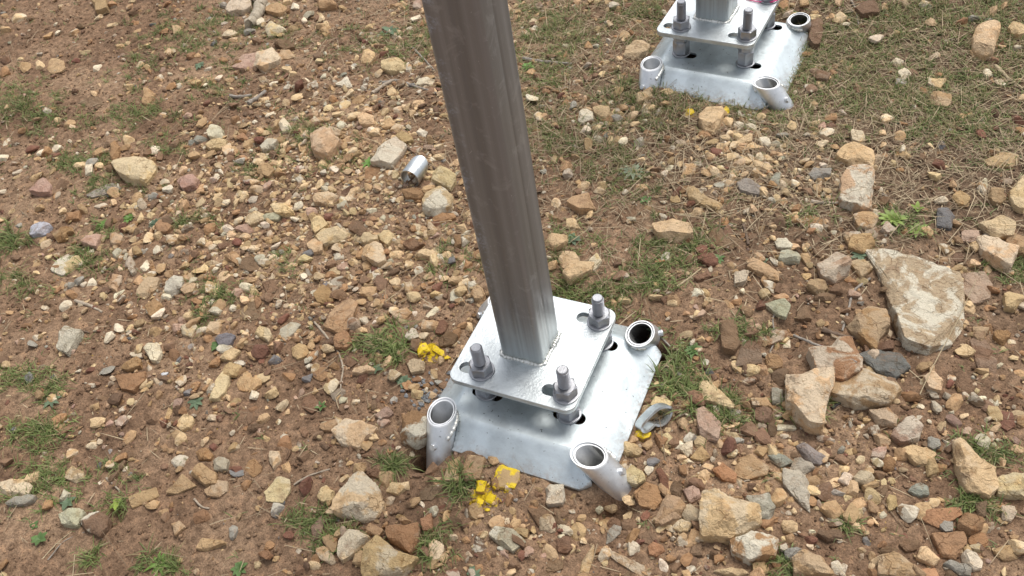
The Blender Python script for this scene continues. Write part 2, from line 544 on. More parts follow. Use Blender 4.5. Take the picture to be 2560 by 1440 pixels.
def tube_path(pts, rad, seg=10, jit=0, cyclic=False, rr=None):
    """swept tube along pts with radius list"""
    P = [Vector(p) for p in pts]
    n_ = len(P)
    rad = rad if hasattr(rad, '__len__') else [rad] * n_
    v = []; f = []
    up = Vector((0, 0, 1))
    for i_, p in enumerate(P):
        if cyclic: t = P[(i_ + 1) % n_] - P[i_ - 1]
        else: t = P[min(i_ + 1, n_ - 1)] - P[max(i_ - 1, 0)]
        t.normalize()
        s = t.cross(up)
        if s.length < 1e-3: s = t.cross(Vector((1, 0, 0)))
        s.normalize(); u = s.cross(t)
        for k in range(seg):
            a = 2 * math.pi * k / seg
            r = rad[i_] * (1 + (random.uniform(-jit, jit) if jit else 0))
            v.append(p + (s * math.cos(a) + u * math.sin(a)) * r)
    m = n_ if cyclic else n_ - 1
    for i_ in range(m):
        for k in range(seg):
            a, b_ = i_ * seg, ((i_ + 1) % n_) * seg
            f.append((a + k, a + (k + 1) % seg, b_ + (k + 1) % seg, b_ + k))
    if not cyclic:
        f.append(tuple(range(seg))[::-1]); f.append(tuple(range((n_ - 1) * seg, n_ * seg)))
    me = bpy.data.meshes.new('tube')
    me.from_pydata([tuple(q) for q in v], [], f)
    smooth(me, 60)
    return me

def hex_bm(rf, h, z0, ch=.0025):
    """hex nut: across-flats radius rf, height h, chamfered top and bottom"""
    bm = bmesh.new()
    R = rf / math.cos(math.pi / 6)
    seg = 36
    rings = []
    for zz, lim in ((0, rf * .97), (ch, 9), (h - ch, 9), (h, rf * .95)):
        ring = []
        for k in range(seg):
            a = 2 * math.pi * k / seg
            aa = (a % (math.pi / 3)) - math.pi / 6
            r = min(rf / math.cos(aa), lim if lim < 9 else R)
            if lim < 9: r = min(r, lim)
            ring.append(bm.verts.new((r * math.cos(a), r * math.sin(a), z0 + zz)))
        rings.append(ring)
    for a, c in zip(rings, rings[1:]):
        for k in range(seg): bm.faces.new((a[k], a[(k + 1) % seg], c[(k + 1) % seg], c[k]))
    bm.faces.new(rings[0][::-1]); bm.faces.new(rings[-1])
    return bm

def footing(F, label):
    root = empty('post_footing', (F['x'], F['y'], 0), F['yaw'])
    tag(root, label, 'post footing', 'bolted steel post footings')
    zp, zc = F['zp'], F['capz']
    ox, oy = F['off']
    PT = .014
    # --- upper plate
    hl, sr = .036, .0140
    slots = [slot(sx * .100, sy * .107, hl, sr) for sx in (-1, 1) for sy in (-1, 1)]
    me = plate_mesh('base_plate', rrect(.15, .1485, .024), slots, PT, .0012)
    pl = obj('base_plate', me, M_PLATE, root)
    pl.location = (0, 0, zp - PT / 2)
    smooth(me, 30)
    # --- post, square tube with slightly sunken faces
    prof = []
    hp, r = .0513, .011
    for q in range(4):
        a0 = math.radians(90 * q)
        pts = []
        for k in range(7):                                # corner
            a = math.radians(15 * k)
            pts.append((hp - r + r * math.cos(a), hp - r + r * math.sin(a)))
        for k in range(1, 40):                            # face
            t = k / 40
            d = .0007 * math.sin(math.pi * t) ** 2 + .0011 * math.exp(-((t - (.56 if q == 2 else .45)) / .055) ** 2) * (1 if q in (2, 3) else .4) - .00025 * math.exp(-((t - .75) / .07) ** 2)
            pts.append((hp - r - 2 * (hp - r) * t, hp - d))
        for x, y in pts: prof.append((x * math.cos(a0) - y * math.sin(a0), x * math.sin(a0) + y * math.cos(a0)))
    L = 2.5
    zs = [0, .004] + [L * k / 24 for k in range(1, 25)]
    bm = bmesh.new()
    rings = []
    for z in zs:
        rings.append([bm.verts.new((x, y, z)) for x, y in prof])
    inn = [[bm.verts.new((x * .90, y * .90, z)) for x, y in prof] for z in (L, L - .4)]
    seq = rings + inn
    m = len(prof)
    for a, c in zip(seq, seq[1:]):
        for k in range(m): bm.faces.new((a[k], a[(k + 1) % m], c[(k + 1) % m], c[k]))
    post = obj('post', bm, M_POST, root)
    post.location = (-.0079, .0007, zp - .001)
    smooth(post, 50)
    # weld bead round the post foot
    pts = []; rad = []
    per = rrect(hp + .002, hp + .002, .012, 5)
    dense = []
    for a, c in zip(per, per[1:] + per[:1]):
        d = math.dist(a, c); k = max(1, int(d / .0022))
        for j in range(k): dense.append((a[0] + (c[0] - a[0]) * j / k, a[1] + (c[1] - a[1]) * j / k))
    for j, (x, y) in enumerate(dense):
        wv = .0010 * math.sin(j * 1.7) + random.uniform(-.0009, .0009)
        s_ = 1 + wv / .06
        pts.append((x * s_, y * s_, .0012 + random.uniform(-.0006, .0006)))
        rad.append(.0050 + .0011 * math.sin(j * .23) * math.sin(j * .071) + .0008 * math.sin(j * 1.9) + random.uniform(-.0005, .0005))
    wb = obj('weld_bead', tube_path(pts, rad, 8, .08, True), M_WELD, post)
    # --- pressed cap: flat top with slots + rounded skirt
    cap = obj('base_cap', None or plate_mesh('base_cap', cap_ring(.158, zc, F), [slot(sx * .100 + (.022 if F is FOOT[0] else .032) - ox, sy * .107 - .004 - oy, .038, .0150) for sx in (-1, 1) for sy in (-1, 1)], .006, 0.0), M_CAP, root)
    cap.location = (ox, oy, zc - .003)
    # skirt
    H0, H1 = .158, .2267
    secs = []
    dep = .038 if F is FOOT[0] else .046
    for t in np.linspace(0, 1, 18):
        # rounded bend then straight skirt
        rb = .26
        if t < rb:
            u = t / rb
            zz = -dep * .20 * u * u * (1.6 - .6 * u)
        else:
            zz = -dep * .20 - dep * .80 * (t - rb) / (1 - rb)
        secs.append((H0 + (H1 - H0) * t, zz))
    # smooth it
    sz = np.array([s[1] for s in secs])
    for _ in range(3): sz[1:-1] = (sz[:-2] + sz[1:-1] * 2 + sz[2:]) / 4
    sv = []
    for (h, _), zz in zip(secs, sz):
        for x, y in cap_ring(h, zc + zz, F): sv.append((x, y, zz))
    Nn = 240
    sf = []
    for a in range(len(secs) - 1):
        for k in range(Nn):
            sf.append((a * Nn + k, a * Nn + (k + 1) % Nn, (a + 1) * Nn + (k + 1) % Nn, (a + 1) * Nn + k))
    ns = len(sv)
    sv += [(x, y, z - .006) for x, y, z in sv]
    for a in range(len(secs) - 1):
        for k in range(Nn):
            sf.append((ns + a * Nn + k, ns + (a + 1) * Nn + k, ns + (a + 1) * Nn + (k + 1) % Nn, ns + a * Nn + (k + 1) % Nn))
    a = len(secs) - 1
    for k in range(Nn): sf.append((a * Nn + k, a * Nn + (k + 1) % Nn, ns + a * Nn + (k + 1) % Nn, ns + a * Nn + k))
    # join skirt into the cap mesh
    me = cap.data
    v0 = [tuple(q.co) for q in me.vertices]
    top_only = [tuple(p.vertices) for p in me.polygons]
    o_ = len(v0)
    allv = v0 + [(x, y, z + .003) for x, y, z in sv]
    allf = top_only + [tuple(i + o_ for i in q) for q in sf]
    nm = bpy.data.meshes.new('base_cap')
    nm.from_pydata(allv, [], allf)
    bmx = bmesh.new(); bmx.from_mesh(nm)
    bmesh.ops.remove_doubles(bmx, verts=bmx.verts, dist=.00015)
    bmesh.ops.recalc_face_normals(bmx, faces=bmx.faces)
    bmx.to_mesh(nm); bmx.free()
    nm.materials.append(M_CAP)
    smooth(nm, 40)
    cap.data = nm
    # --- bolts
    gap = zp - PT - zc
    for sx in (-1, 1):
        for sy in (-1, 1):
            bx, by = sx * .1005 + .0195, sy * .106
            rb = .0138
            top = .086 + random.uniform(-.003, .003) + (.004 if F is FOOT[1] else 0)
            bot = -(PT + gap + .03)
            pr = [(.0001, bot), (rb - .001, bot)]
            z = bot
            pitch = .0043
            while z < top - .006:
                pr += [(rb - .0026, z), (rb, z + pitch * .35), (rb, z + pitch * .55), (rb - .0026, z + pitch * .9)]
                z += pitch
            pr += [(rb - .0012, top - .005), (rb - .0012, top - .0025), (rb - .003, top), (rb - .0035, top - .0006), (.0001, top - .0006)]
            bo = obj('anchor_bolt', lathe(pr, 28), M_BOLT, root)
            bo.location = (bx, by, zp)
            smooth(bo, 25)
            rot = random.uniform(0, 1) if (sx, sy) != (1, -1) else .12
            nut = obj('nut', hex_bm(.0232, .0265, .0045), M_BOLT, bo)
            nut.rotation_euler.z = rot + (.25 if sx < 0 else 0)
            smooth(nut, 28)
            wa = obj('washer', lathe([(.0001, 0.0002), (.0282, .0002), (.0290, .0012), (.0286, .0036), (.0245, .0048), (.0001, .0048)], 40), M_BOLT, bo)
            wa.scale = (1, 1.03, 1); smooth(wa, 30)
            # lower nuts between plate and cap
            zt = -PT
            h1 = min(.0235, gap * .42)
            lo1 = obj('nut', hex_bm(.0222, h1, zt - .004 - h1), M_BOLT, bo); lo1.rotation_euler.z = random.uniform(0, 1); smooth(lo1, 28)
            lw1 = obj('washer', lathe([(.0001, zt - .0042), (.025, zt - .0042), (.0256, zt - .0022), (.025, zt - .0002), (.0001, zt - .0002)], 36), M_BOLT, bo); smooth(lw1, 30)
            zb = zc - zp
            lo2 = obj('nut', hex_bm(.0222, gap - h1 - .010, zb + .0052), M_BOLT, bo); lo2.rotation_euler.z = random.uniform(0, 1); smooth(lo2, 28)
            lw2 = obj('washer', lathe([(.0001, zb + .0006), (.0270, zb + .0006), (.0280, zb + .002), (.0270, zb + .0042), (.023, zb + .0055), (.0001, zb + .0055)], 40), M_BOLT, bo); smooth(lw2, 30)
    # --- sleeves at the corners
    ca, sa = math.cos(TILT), math.sin(TILT)
    for k, (sx, sy, lx, ly) in enumerate(LEAN):
        top = Vector((ox + sx * .1747, oy + sy * .1719, F['open']))
        ax = Vector((sa * lx, sa * ly, -ca))
        e_u = Vector((ca * lx, ca * ly, sa))              # upper side of the tilted pipe
        e_s = ax.cross(e_u)
        def ring(ro, along, flat=True):
            out = []
            for j in range(48):
                a = 2 * math.pi * j / 48
                q = e_u * math.cos(a) * ro + e_s * math.sin(a) * ro
                # square-cut at angle: opening lies in the horizontal plane for flat
                t = -q.z / ax.z if flat else 0
                out.append(q + ax * (t + along))
            return out
        def tube(ro, ri, a0, a1, rim=.0012, fl=True):
            bm = bmesh.new()
            rs = [ring(ri, a1, False), ring(ri, a0 + rim, fl), ring(ri + rim * .8, a0, fl), ring(ro - rim * .8, a0, fl), ring(ro, a0 + rim * 2.5, fl), ring(ro, a1, False)]
            R_ = [[bm.verts.new(p) for p in r_] for r_ in rs]
            for qi, (a, c) in enumerate(zip(R_, R_[1:])):
                for j in range(48): bm.faces.new((a[j], c[j], c[(j + 1) % 48], a[(j + 1) % 48])).material_index = 1 if 1 <= qi <= 3 else 0
            bmesh.ops.recalc_face_normals(bm, faces=bm.faces)
            return bm
        sl = obj('sleeve', tube(.0335, .0298, 0, .17), M_SLEEVE, root)
        sl.location = top
        sl.data.materials.append(M_RIM)
        smooth(sl, 40)
        bm = tube(.0288, .0252, .003 if k != 0 else .001, .30)
        pp = obj('anchor_pipe', bm, M_BORE, sl)
        # clay plug deep in the pipe keeps it dark, as packed soil does
        pp.data.materials.append(M_RIM)
        smooth(pp, 40)
        plug = bmesh.new()
        pv = [plug.verts.new(p) for p in ring(.0256, .20, False)]
        plug.faces.new(pv)
        obj('soil_plug', plug, M_SOIL, sl)
        # weld bead where the sleeve meets the cap
        inw = Vector((-sx, -sy, 0)).normalized()
        a0 = math.atan2(e_s.dot(inw), e_u.dot(inw))
        dense = []
        for j in range(81):
            a = a0 + math.radians(-80 + 2 * j)
            q = e_u * math.cos(a) * .0345 + e_s * math.sin(a) * .0345
            lvl = F['open'] - zc + max(0, .026 - q.dot(inw)) * .55
            t = (-q.z - lvl) / ax.z
            dense.append(q + ax * t)
        if len(dense) > 4:
            obj('weld_bead', tube_path(dense, [.0046 + .0005 * math.sin(j * .9) + random.uniform(-.0003, .0003) for j in range(len(dense))], 8, .1), M_WELD, sl)
        # set screw
        cl = Vector((CAM[0] - F['x'], CAM[1] - F['y'], CAM[2])) - (top + ax * .07)
        vp = (cl - ax * cl.dot(ax)).normalized(); lf = ax.cross(vp)
        if lf.dot(Vector((.9, .4, 0))) > 0: lf = -lf
        wgt = (.5, -.70, -.6, .5)[k]
        nrm = (vp * math.sqrt(1 - wgt * wgt) + lf * wgt).normalized()
        bm = hex_bm(.0072, .0065, .0015, .0012)
        b2 = lathe([(.0001, -.004), (.0085, -.004), (.0088, .0012), (.0075, .002), (.0001, .002)], 20)
        tmp = bpy.data.meshes.new('t'); b2.to_mesh(tmp); b2.free(); bm.from_mesh(tmp)
        sc_ = obj('set_screw', bm, M_SLEEVE, sl)
        sc_.location = ax * .072 + nrm * .0335
        sc_.rotation_euler = nrm.to_track_quat('Z', 'Y').to_euler()
        smooth(sc_, 30)
    return root

footing(FOOT[0], 'near galvanised square post bolted to a plate on a welded four-pipe steel footing')
footing(FOOT[1], 'far galvanised post footing at the top edge, pink tape on its plate, in grass')

# ------------------------------------------------------------------ pipe offcuts and tape
def offcut():
    p0 = unp_g(1024, 446, .024); p1 = unp_g(1052, 408, .024)
    ax = Vector(p1 - p0); ax.z = 0; ax.normalize()
    up = Vector((0, 0, 1)); sd_ = up.cross(ax)
    c0 = Vector(p0)
    bm = bmesh.new()
    R_ = []
    for r, off, far in ((.0270, 0, 0), (.0295, 0, 0), (.0300, .001, 0), (.0300, 0, 1), (.0270, 0, 1), (.0270, 0, 0)):
        ring = []
        for j in range(48):
            a = 2 * math.pi * j / 48
            t = off if not far else .046 + .024 * math.sin(a) - .010 * math.cos(a)
            ring.append(bm.verts.new(sd_ * math.cos(a) * r + up * math.sin(a) * r + ax * t))
        R_.append(ring)
    for a, c in zip(R_, R_[1:]):
        for j in range(48): bm.faces.new((a[j], a[(j + 1) % 48], c[(j + 1) % 48], c[j]))
    bmesh.ops.remove_doubles(bm, verts=bm.verts, dist=1e-5)
    bmesh.ops.recalc_face_normals(bm, faces=bm.faces)
    o = obj('pipe_offcut', bm, M_OFFCUT)
    o.location = c0 + Vector((0, 0, -.001))
    o.rotation_euler.y = 0
    smooth(o, 40)
    tag(o, 'short silver pipe end cut at a slant, lying left of the near post', 'pipe offcut')
offcut()
def crushed_ring():
    ctr = Vector(unp_g(1644, 1050, .026))
    # direction to the camera, lying low
    view = (Vector(CAM) - ctr); view.normalize()
    ax = Vector((.70, -.48, .50)).normalized()
    rt = Vector((0, 0, 1)).cross(ax).normalized(); up = ax.cross(rt)
    pts = []
    K = 72
    for j in range(K):
        a = 2 * math.pi * j / K
        r = .040 * (1 - .50 * math.exp(-((((a - math.radians(242) + math.pi) % (2 * math.pi)) - math.pi) / .50) ** 2))
        x = r * math.cos(a) * 1.12; y = r * math.sin(a) * .56 + .003 * math.cos(a)
        pts.append((x, y))
    bm = bmesh.new()
    R_ = []
    for inn, dep_ in ((0, 0), (0, -.026), (1, -.026), (1, 0)):
        ring = []
        for j in range(K):
            x, y = pts[j]
            x2, y2 = pts[(j + 1) % K]; x1, y1 = pts[j - 1]
            nx_, ny_ = (y2 - y1), -(x2 - x1)
            l_ = math.hypot(nx_, ny_)
            s = -.0055 * inn
            ring.append(bm.verts.new(rt * (x + nx_ / l_ * s) + up * (y + ny_ / l_ * s) + ax * (dep_ + .002 * math.sin(j * .35))))
        R_.append(ring)
    for a, c in zip(R_, R_[1:] + R_[:1]):
        for j in range(K): bm.faces.new((a[j], a[(j + 1) % K], c[(j + 1) % K], c[j]))
    bmesh.ops.recalc_face_normals(bm, faces=bm.faces)
    o = obj('crushed_pipe_ring', bm, M_OFFCUT)
    o.location = ctr
    smooth(o, 40)
    tag(o, 'crushed dull steel pipe ring beside a yellow stone, right of the near footing', 'pipe offcut')
crushed_ring()
def tape():
    P = []
    F = FOOT[1]
    for j in range(70):
        t = j / 69
        u = 1915 + 48 * math.cos(2 * math.pi * t * 1.8 + 2.4) - 10 * t
        v = -14 + 17 * math.sin(2 * math.pi * t * 1.8 + 2.4) + 4 * t
        q = unp(u, v, F['zp'] + .006 + .003 * math.sin(9 * t))
        P.append(Vector(q))
    me = tube_path(P, .0017, 6)
    o = obj('plastic_tape', me, M_PINK)
    tag(o, 'bright pink plastic tape loop on the far base plate', 'tape')
tape()

# ------------------------------------------------------------------ stones
PAL = dict(c=(.63, .46, .265), t=(.47, .315, .170), o=(.37, .215, .110), r=(.20, .095, .062), g=(.32, .295, .245),
           p=(.44, .295, .215), w=(.68, .585, .43), b=(.225, .140, .085), k=(.195, .185, .180), n=(.45, .41, .30), u=(.54, .545, .56), y=(.36, .22, .10), v=(.44, .345, .215))
CNAME = dict(c='cream', t='tan', o='orange brown', r='dark red', g='grey', p='pinkish', w='whitish', b='brown', k='dark slate', n='pale grey green', u='bluish white', y='yellow sprayed', v='tan')
TILES = dict(A=(0, 0, 2.56), B=(0, 480, 2.56), C=(0, 920, 2.327), D=(1400, 240, 2.182), E=(1960, 0, 3.6), F=(780, 1000, 2.783), G=(1560, 480, 1.5),
             H=(960, 0, 2.0), I=(960, 700, 2.4), J=(1520, 0, 4.235))
# outlines of the stones that stand out: tile, colour, crust, height factor, label, outline
POLY = [
 ('D','v',1.0,.18,'largest rock, split slab of tan stone with white crust, right of the near footing','1680,870 1775,880 2160,990 2170,1080 2195,1230 2120,1340 2000,1385 1880,1350 1850,1240 1770,1010'),
 ('D','o',.2,.4,'orange brown block wedged against the left side of the large split slab','1570,1250 1690,1150 1780,1170 1790,1260 1740,1310 1720,1390 1660,1350'),
 ('G','k',.0,.25,'smooth purplish grey stone just below the large split slab','885,620 940,595 1030,610 1068,655 1010,695 945,680'),
 ('G','c',.5,.5,'tall blocky cream stone below left of the purplish grey stone','615,690 775,685 780,720 755,800 740,888 690,880 615,800'),
 ('G','o',.6,.5,'ochre rock with a raised peak and white patches, left of the purplish grey stone','695,605 780,590 800,560 850,550 885,640 880,670 820,720 730,700'),
 ('G','t',.5,.3,'flat tan rock with pale crust directly under the purplish grey stone','880,670 980,690 1030,740 985,790 870,800 780,760 800,720'),
 ('G','o',.4,.4,'ochre and cream chunk above the pinkish white rock on the lower right','920,820 990,810 1020,850 1015,885 950,870'),
 ('G','p',.6,.5,'pinkish white rock on the lower right below an ochre and cream chunk','1020,880 1080,848 1118,880 1100,930 1040,945 1005,920'),
 ('G','c',.2,.5,'tall ochre-veined cream rock with a narrow top near the lower right edge','1235,950 1270,940 1320,1010 1385,1040 1390,1110 1360,1150 1280,1130 1250,1050'),
 ('G','c',.3,.45,'cream rock cut by the right picture edge beside the ochre-veined one','1400,1080 1460,1050 1500,1060 1500,1150 1400,1140'),
 ('G','c',.4,.5,'large cream block right of the near footing with a straight top edge','300,1145 350,1140 500,1180 508,1240 400,1310 300,1305 290,1250'),
 ('G','o',1.0,.5,'rounded ochre block with a white face below the large cream block','405,1310 470,1268 570,1300 560,1370 470,1395 410,1360'),
 ('G','g',.5,.5,'light grey craggy stone touching the right end of the large cream block','460,1150 540,1130 562,1190 545,1240 510,1230'),
 ('G','o',.1,.5,'orange brown faceted stone left of the large cream block','150,1145 190,1140 228,1190 190,1250 120,1250'),
 ('G','p',.1,.4,'long pinkish tan stone right of the crushed steel ring','270,820 300,808 360,870 350,935 290,920'),
 ('G','c',.1,.35,'long pale shard above the pinkish tan stone, right of the near footing','285,720 320,710 410,800 400,815 290,780'),
 ('G','c',.1,.45,'oval cream stone with crumbly edge midway between the two footings','110,130 180,103 240,130 255,175 200,187 130,170'),
 ('G','b',.0,.15,'flat brown stone sunk in the soil right of the oval cream stone','320,150 350,135 440,185 400,215 330,195'),
 ('G','t',.1,.4,'long tan stone lying diagonally, left of a cube-like pinkish cream stone','465,260 490,250 575,300 575,335 540,330 465,285'),
 ('G','p',.5,.6,'cube-like pinkish cream stone left of the large split slab','725,280 795,235 842,275 840,300 785,342 745,325'),
 ('G','b',.0,.4,'upright brown stone right of the back right pipe','360,490 410,483 435,560 415,600 370,595'),
 ('G','b',.1,.2,'flat brown stone with square top, below the upright brown stone','445,565 512,560 512,640 420,655'),
 ('G','o',.5,.3,'curved ochre stone with cream middle, right of the upright brown stone','520,560 560,515 620,520 628,540 590,560 545,580'),
 ('G','n',.2,.4,'small pale wedge with a pointed left end, above the curved ochre stone','530,425 600,408 622,430 605,472 580,465'),
 ('G','c',.2,.5,'rounded cream stone right of the purplish grey stone','1125,700 1160,678 1197,710 1185,750 1140,745'),
 ('G','c',.5,.4,'angular cream rock pointing down near the right edge above the large split slab','1325,180 1400,170 1470,220 1440,297 1385,265 1340,225'),
 ('G','c',.1,.5,'flat-topped cream rock near the right edge, above the one pointing down','1335,120 1420,100 1460,130 1450,175 1390,170'),
 ('G','p',.1,.15,'flat pinkish tan stone right of the large split slab','1270,310 1350,305 1375,350 1365,400 1310,420 1270,370'),
 ('G','b',.1,.12,'wide flat brown stone in the soil below right of the large split slab','1300,560 1340,540 1395,620 1390,680 1330,660'),
 ('G','k',.0,.4,'dull purple brown stone above the large split slab','1175,75 1215,65 1238,90 1225,138 1175,130'),
 ('G','n',.3,.35,'long greyish stone standing on end, far right of the near footing','600,1040 660,1050 690,1090 692,1200 650,1160 600,1100'),
 ('G','t',.2,.2,'olive tan flat stone among pebbles, above the light grey craggy one','430,1000 480,990 540,1030 530,1060 460,1080 415,1060'),
 ('G','o',.0,.4,'bright orange brown stone right of the front right pipe','330,1040 370,1015 420,1060 415,1090 370,1085'),
 ('G','o',.0,.3,'large ochre stone near the bottom right corner','1155,1290 1270,1275 1280,1310 1240,1375 1190,1370'),
 ('G','t',.2,.3,'olive tan stone cut by the bottom edge right of centre','955,1370 1010,1355 1090,1400 1090,1440 955,1440'),
 ('G','t',.2,.5,'tan rock at the bottom edge below the rounded ochre block','635,1370 680,1340 740,1370 780,1440 640,1440'),
 ('G','o',.0,.2,'long flat ochre stone above the large ochre stone at bottom right','1110,1195 1250,1185 1265,1210 1180,1260 1120,1230'),
 ('D','c',.2,.4,'broad cream boulder with a flat top on the right of the far footing','1510,330 1560,285 1620,272 1700,300 1708,340 1695,400 1600,375 1530,350'),
 ('D','c',.9,.5,'pitted pale boulder below the broad flat-topped cream boulder','1535,470 1570,430 1640,418 1700,440 1700,520 1690,610 1640,625 1560,600 1530,580'),
 ('D','t',.1,.35,'bent brown and cream stone right of the near post at mid height','695,500 740,490 760,540 880,590 860,620 780,600 710,570'),
 ('D','c',.1,.5,'heart-shaped cream boulder in front of the far footing','765,110 800,72 880,68 890,100 870,160 835,208 790,195 762,150'),
 ('D','t',.1,.3,'flat tan stone near the right edge in dry grass','2315,350 2400,318 2490,330 2500,360 2450,390 2340,390'),
 ('D','c',.2,.5,'large cream boulder cut by the right edge above the flat-topped one','2450,520 2531,440 2531,625 2480,610 2455,570'),
 ('E','c',.2,.6,'rounded cream boulder in dry grass at the upper right','1740,270 1880,250 1925,310 1900,400 1870,490 1790,490 1705,430 1705,350'),
 ('E','b',.0,.4,'long brown stone standing beside the far footing right pipe','290,150 340,180 345,280 320,400 260,410 220,340 240,220'),
 ('E','t',.2,.4,'flat-topped olive cream stone below the rounded boulder at upper right','1310,880 1390,825 1490,860 1500,930 1460,970 1360,960'),
 ('E','b',.1,.4,'grey brown squared stone in grass just right of the far footing','235,640 280,605 415,680 380,740 300,730'),
 ('H','c',.2,.5,'cream angular stone touching the slanted pipe end','245,880 285,840 350,865 355,910 330,945 245,910'),
 ('H','c',.9,.5,'chunky cream rock below the slanted pipe end','200,1050 215,975 280,945 340,985 335,1045 260,1075'),
 ('H','w',.6,.4,'white crusted rock left of the slanted pipe end','0,720 60,705 108,735 80,780 40,830 -60,810'),
 ('H','o',.1,.35,'smooth brown stone below the chunky cream rock by the near post','248,1095 290,1062 345,1068 358,1095 300,1118 255,1112'),
 ('A','c',.3,.45,'long pale loaf-shaped stone at the upper left','730,1055 790,1028 900,1030 985,1050 985,1090 930,1170 850,1160 770,1115'),
 ('A','p',.1,.45,'pink triangular stone left of the pale loaf-shaped stone','200,1230 240,1175 290,1145 328,1190 320,1240 250,1245'),
 ('A','c',.2,.55,'big cream boulder with sharp corner at the centre of the upper left gravel','1990,870 2060,840 2130,855 2172,910 2145,950 2100,1005 2010,970'),
 ('A','c',.5,.4,'cream boulder with ragged face between pink and tan ones, upper left','1620,410 1650,345 1740,325 1800,355 1780,400 1690,455'),
 ('A','p',.1,.25,'pinkish grey slab partly under the ragged cream boulder','1495,430 1560,360 1640,335 1650,400 1600,445'),
 ('A','t',.1,.3,'flat tan stone on the right of the ragged cream boulder','1780,380 1800,315 1850,325 1888,365 1840,382'),
 ('A','t',.0,.5,'square tan stone at the top edge on the left','590,5 680,0 690,60 620,78'),
 ('A','g',.1,.15,'flat greenish grey stone below the pale loaf-shaped stone','560,1250 650,1200 720,1182 775,1210 690,1240 600,1262'),
 ('B','o',.1,.4,'curved ochre stone right of the bluish white stone','345,275 400,220 455,225 470,260 430,270 420,300 370,315'),
 ('B','c',.2,.5,'thick cream slab with tan side in the middle of the gravel bank','2030,290 2075,245 2150,240 2240,275 2180,320 2080,345'),
 ('B','c',.4,.5,'tall five-sided cream stone right of the thick cream slab','2320,420 2325,370 2400,310 2440,340 2470,445 2420,470'),
 ('B','c',.9,.2,'ragged pale flat stone at the far left, pitted','340,505 370,450 430,405 500,415 530,460 470,490 400,530'),
 ('B','t',.2,.35,'tan oblong stone tilted up to the right, left of a whitish one','880,660 895,600 950,555 1025,570 1000,630 930,680'),
 ('B','n',.6,.4,'whitish green oblong stone right of the tan tilted one','1060,640 1075,590 1120,550 1170,555 1165,620 1100,662'),
 ('B','n',.0,.15,'flat pale blue green stone left of the near plate','1785,950 1800,880 1860,825 1920,850 1880,900 1830,950'),
 ('B','t',.1,.25,'large flat tan stone with pointed end, left of the near plate','2075,850 2150,740 2230,690 2285,720 2240,880 2170,910'),
 ('B','n',.5,.5,'pale upright stone with a dark base at the lower left','380,900 440,880 525,900 480,980 440,1040 380,1010'),
 ('B','c',.1,.4,'long cream stone leaning up to the right in the lower left','1340,1325 1380,1240 1430,1165 1475,1180 1440,1290 1400,1331'),
 ('B','w',.8,.5,'white and brown angular stone in the left middle','930,1010 960,975 1010,970 1035,1030 1010,1090 975,1085'),
 ('B','o',.0,.25,'orange brown flat rock with a ridge, lower left','740,1170 850,1170 930,1160 925,1220 860,1280 780,1260'),
 ('C','c',.5,.3,'flat squarish cream stone left of the front left pipe','1945,380 2010,290 2190,350 2100,465 1990,440'),
 ('C','o',1.0,.6,'ochre and cream rock leaning against the front left pipe','2345,290 2400,250 2480,290 2485,410 2430,445 2350,435'),
 ('C','b',.1,.12,'flat brown stone in the soil beside the front left pipe hole','2090,510 2230,460 2290,470 2260,530'),
 ('C','c',.7,.45,'big pale rounded-triangle rock at the bottom centre','1950,790 1985,730 2060,640 2110,620 2190,690 2230,800 2200,860 2120,885 1960,840'),
 ('C','b',.1,.45,'upright brown shard left of the rocks at the bottom centre','1815,920 1870,855 1888,900 1870,990 1825,1005'),
 ('C','c',.6,.45,'cream stone with white patch at the left of the bottom centre group','1980,1000 2030,950 2080,940 2150,1000 2060,1090 2000,1130 1975,1080'),
 ('C','t',.5,.5,'largest rock of the bottom centre group, brown and cream, by the edge','2120,1120 2130,1050 2190,975 2330,1080 2418,1110 2340,1210 2140,1230 2115,1180'),
 ('C','o',.1,.5,'rusty brown rock behind the largest rock at the bottom centre','2250,930 2330,910 2430,920 2435,1000 2390,1085 2270,1000'),
 ('C','n',.2,.5,'pale olive block left of the white and brown block, bottom left','355,860 400,810 490,840 460,930 370,910'),
 ('C','b',1.0,.5,'block half white and half brown at the bottom left','470,900 520,850 570,840 635,880 630,940 590,990 520,950'),
 ('C','c',.5,.3,'ochre-stained cream stone at the left edge, lower left','0,670 60,650 150,655 190,690 160,740 60,750 0,720'),
 ('C','t',.0,.2,'flat tan slab with straight edges, lower left','750,750 900,700 920,750 780,815'),
 ('C','t',.0,.25,'tan triangle stone right of the flat straight-edged slab','975,725 1060,620 1140,690 1030,730'),
 ('C','t',.2,.2,'tan pentagon stone right of the tan triangle stone','1195,710 1270,655 1325,670 1320,720 1280,750 1210,740'),
 ('C','c',.3,.15,'sunken flat cream tan stone left of the bottom centre group','1545,720 1610,635 1680,650 1685,720 1640,780 1560,770'),
 ('F','n',.8,.35,'pale grey crumbly rock below the near footing','1240,940 1280,885 1400,910 1480,990 1400,1060 1330,1020'),
 ('F','w',.3,.5,'barrel-shaped whitish stone in front of the cap, ochre at its foot','1630,620 1650,580 1745,590 1755,690 1740,730 1640,735'),
 ('F','o',.0,.2,'flat orange brown rock right of the front right pipe hole','2245,650 2320,575 2400,600 2428,700 2380,760 2290,740'),
 ('F','o',.2,.5,'bulky ochre rock left of the large cream block','2390,850 2470,660 2560,700 2560,830 2440,885'),
 ('F','t',.1,.2,'flat tan stone tucked under the front edge of the cap','1050,500 1085,385 1200,410 1160,540 1070,555'),
 ('F','t',.2,.3,'tan upright stone at the foot of the front left pipe','925,560 950,440 1028,400 1020,570'),
 ('F','b',.0,.3,'brown triangular stone below the yellow sprayed stones','1505,760 1620,750 1645,800 1580,880'),
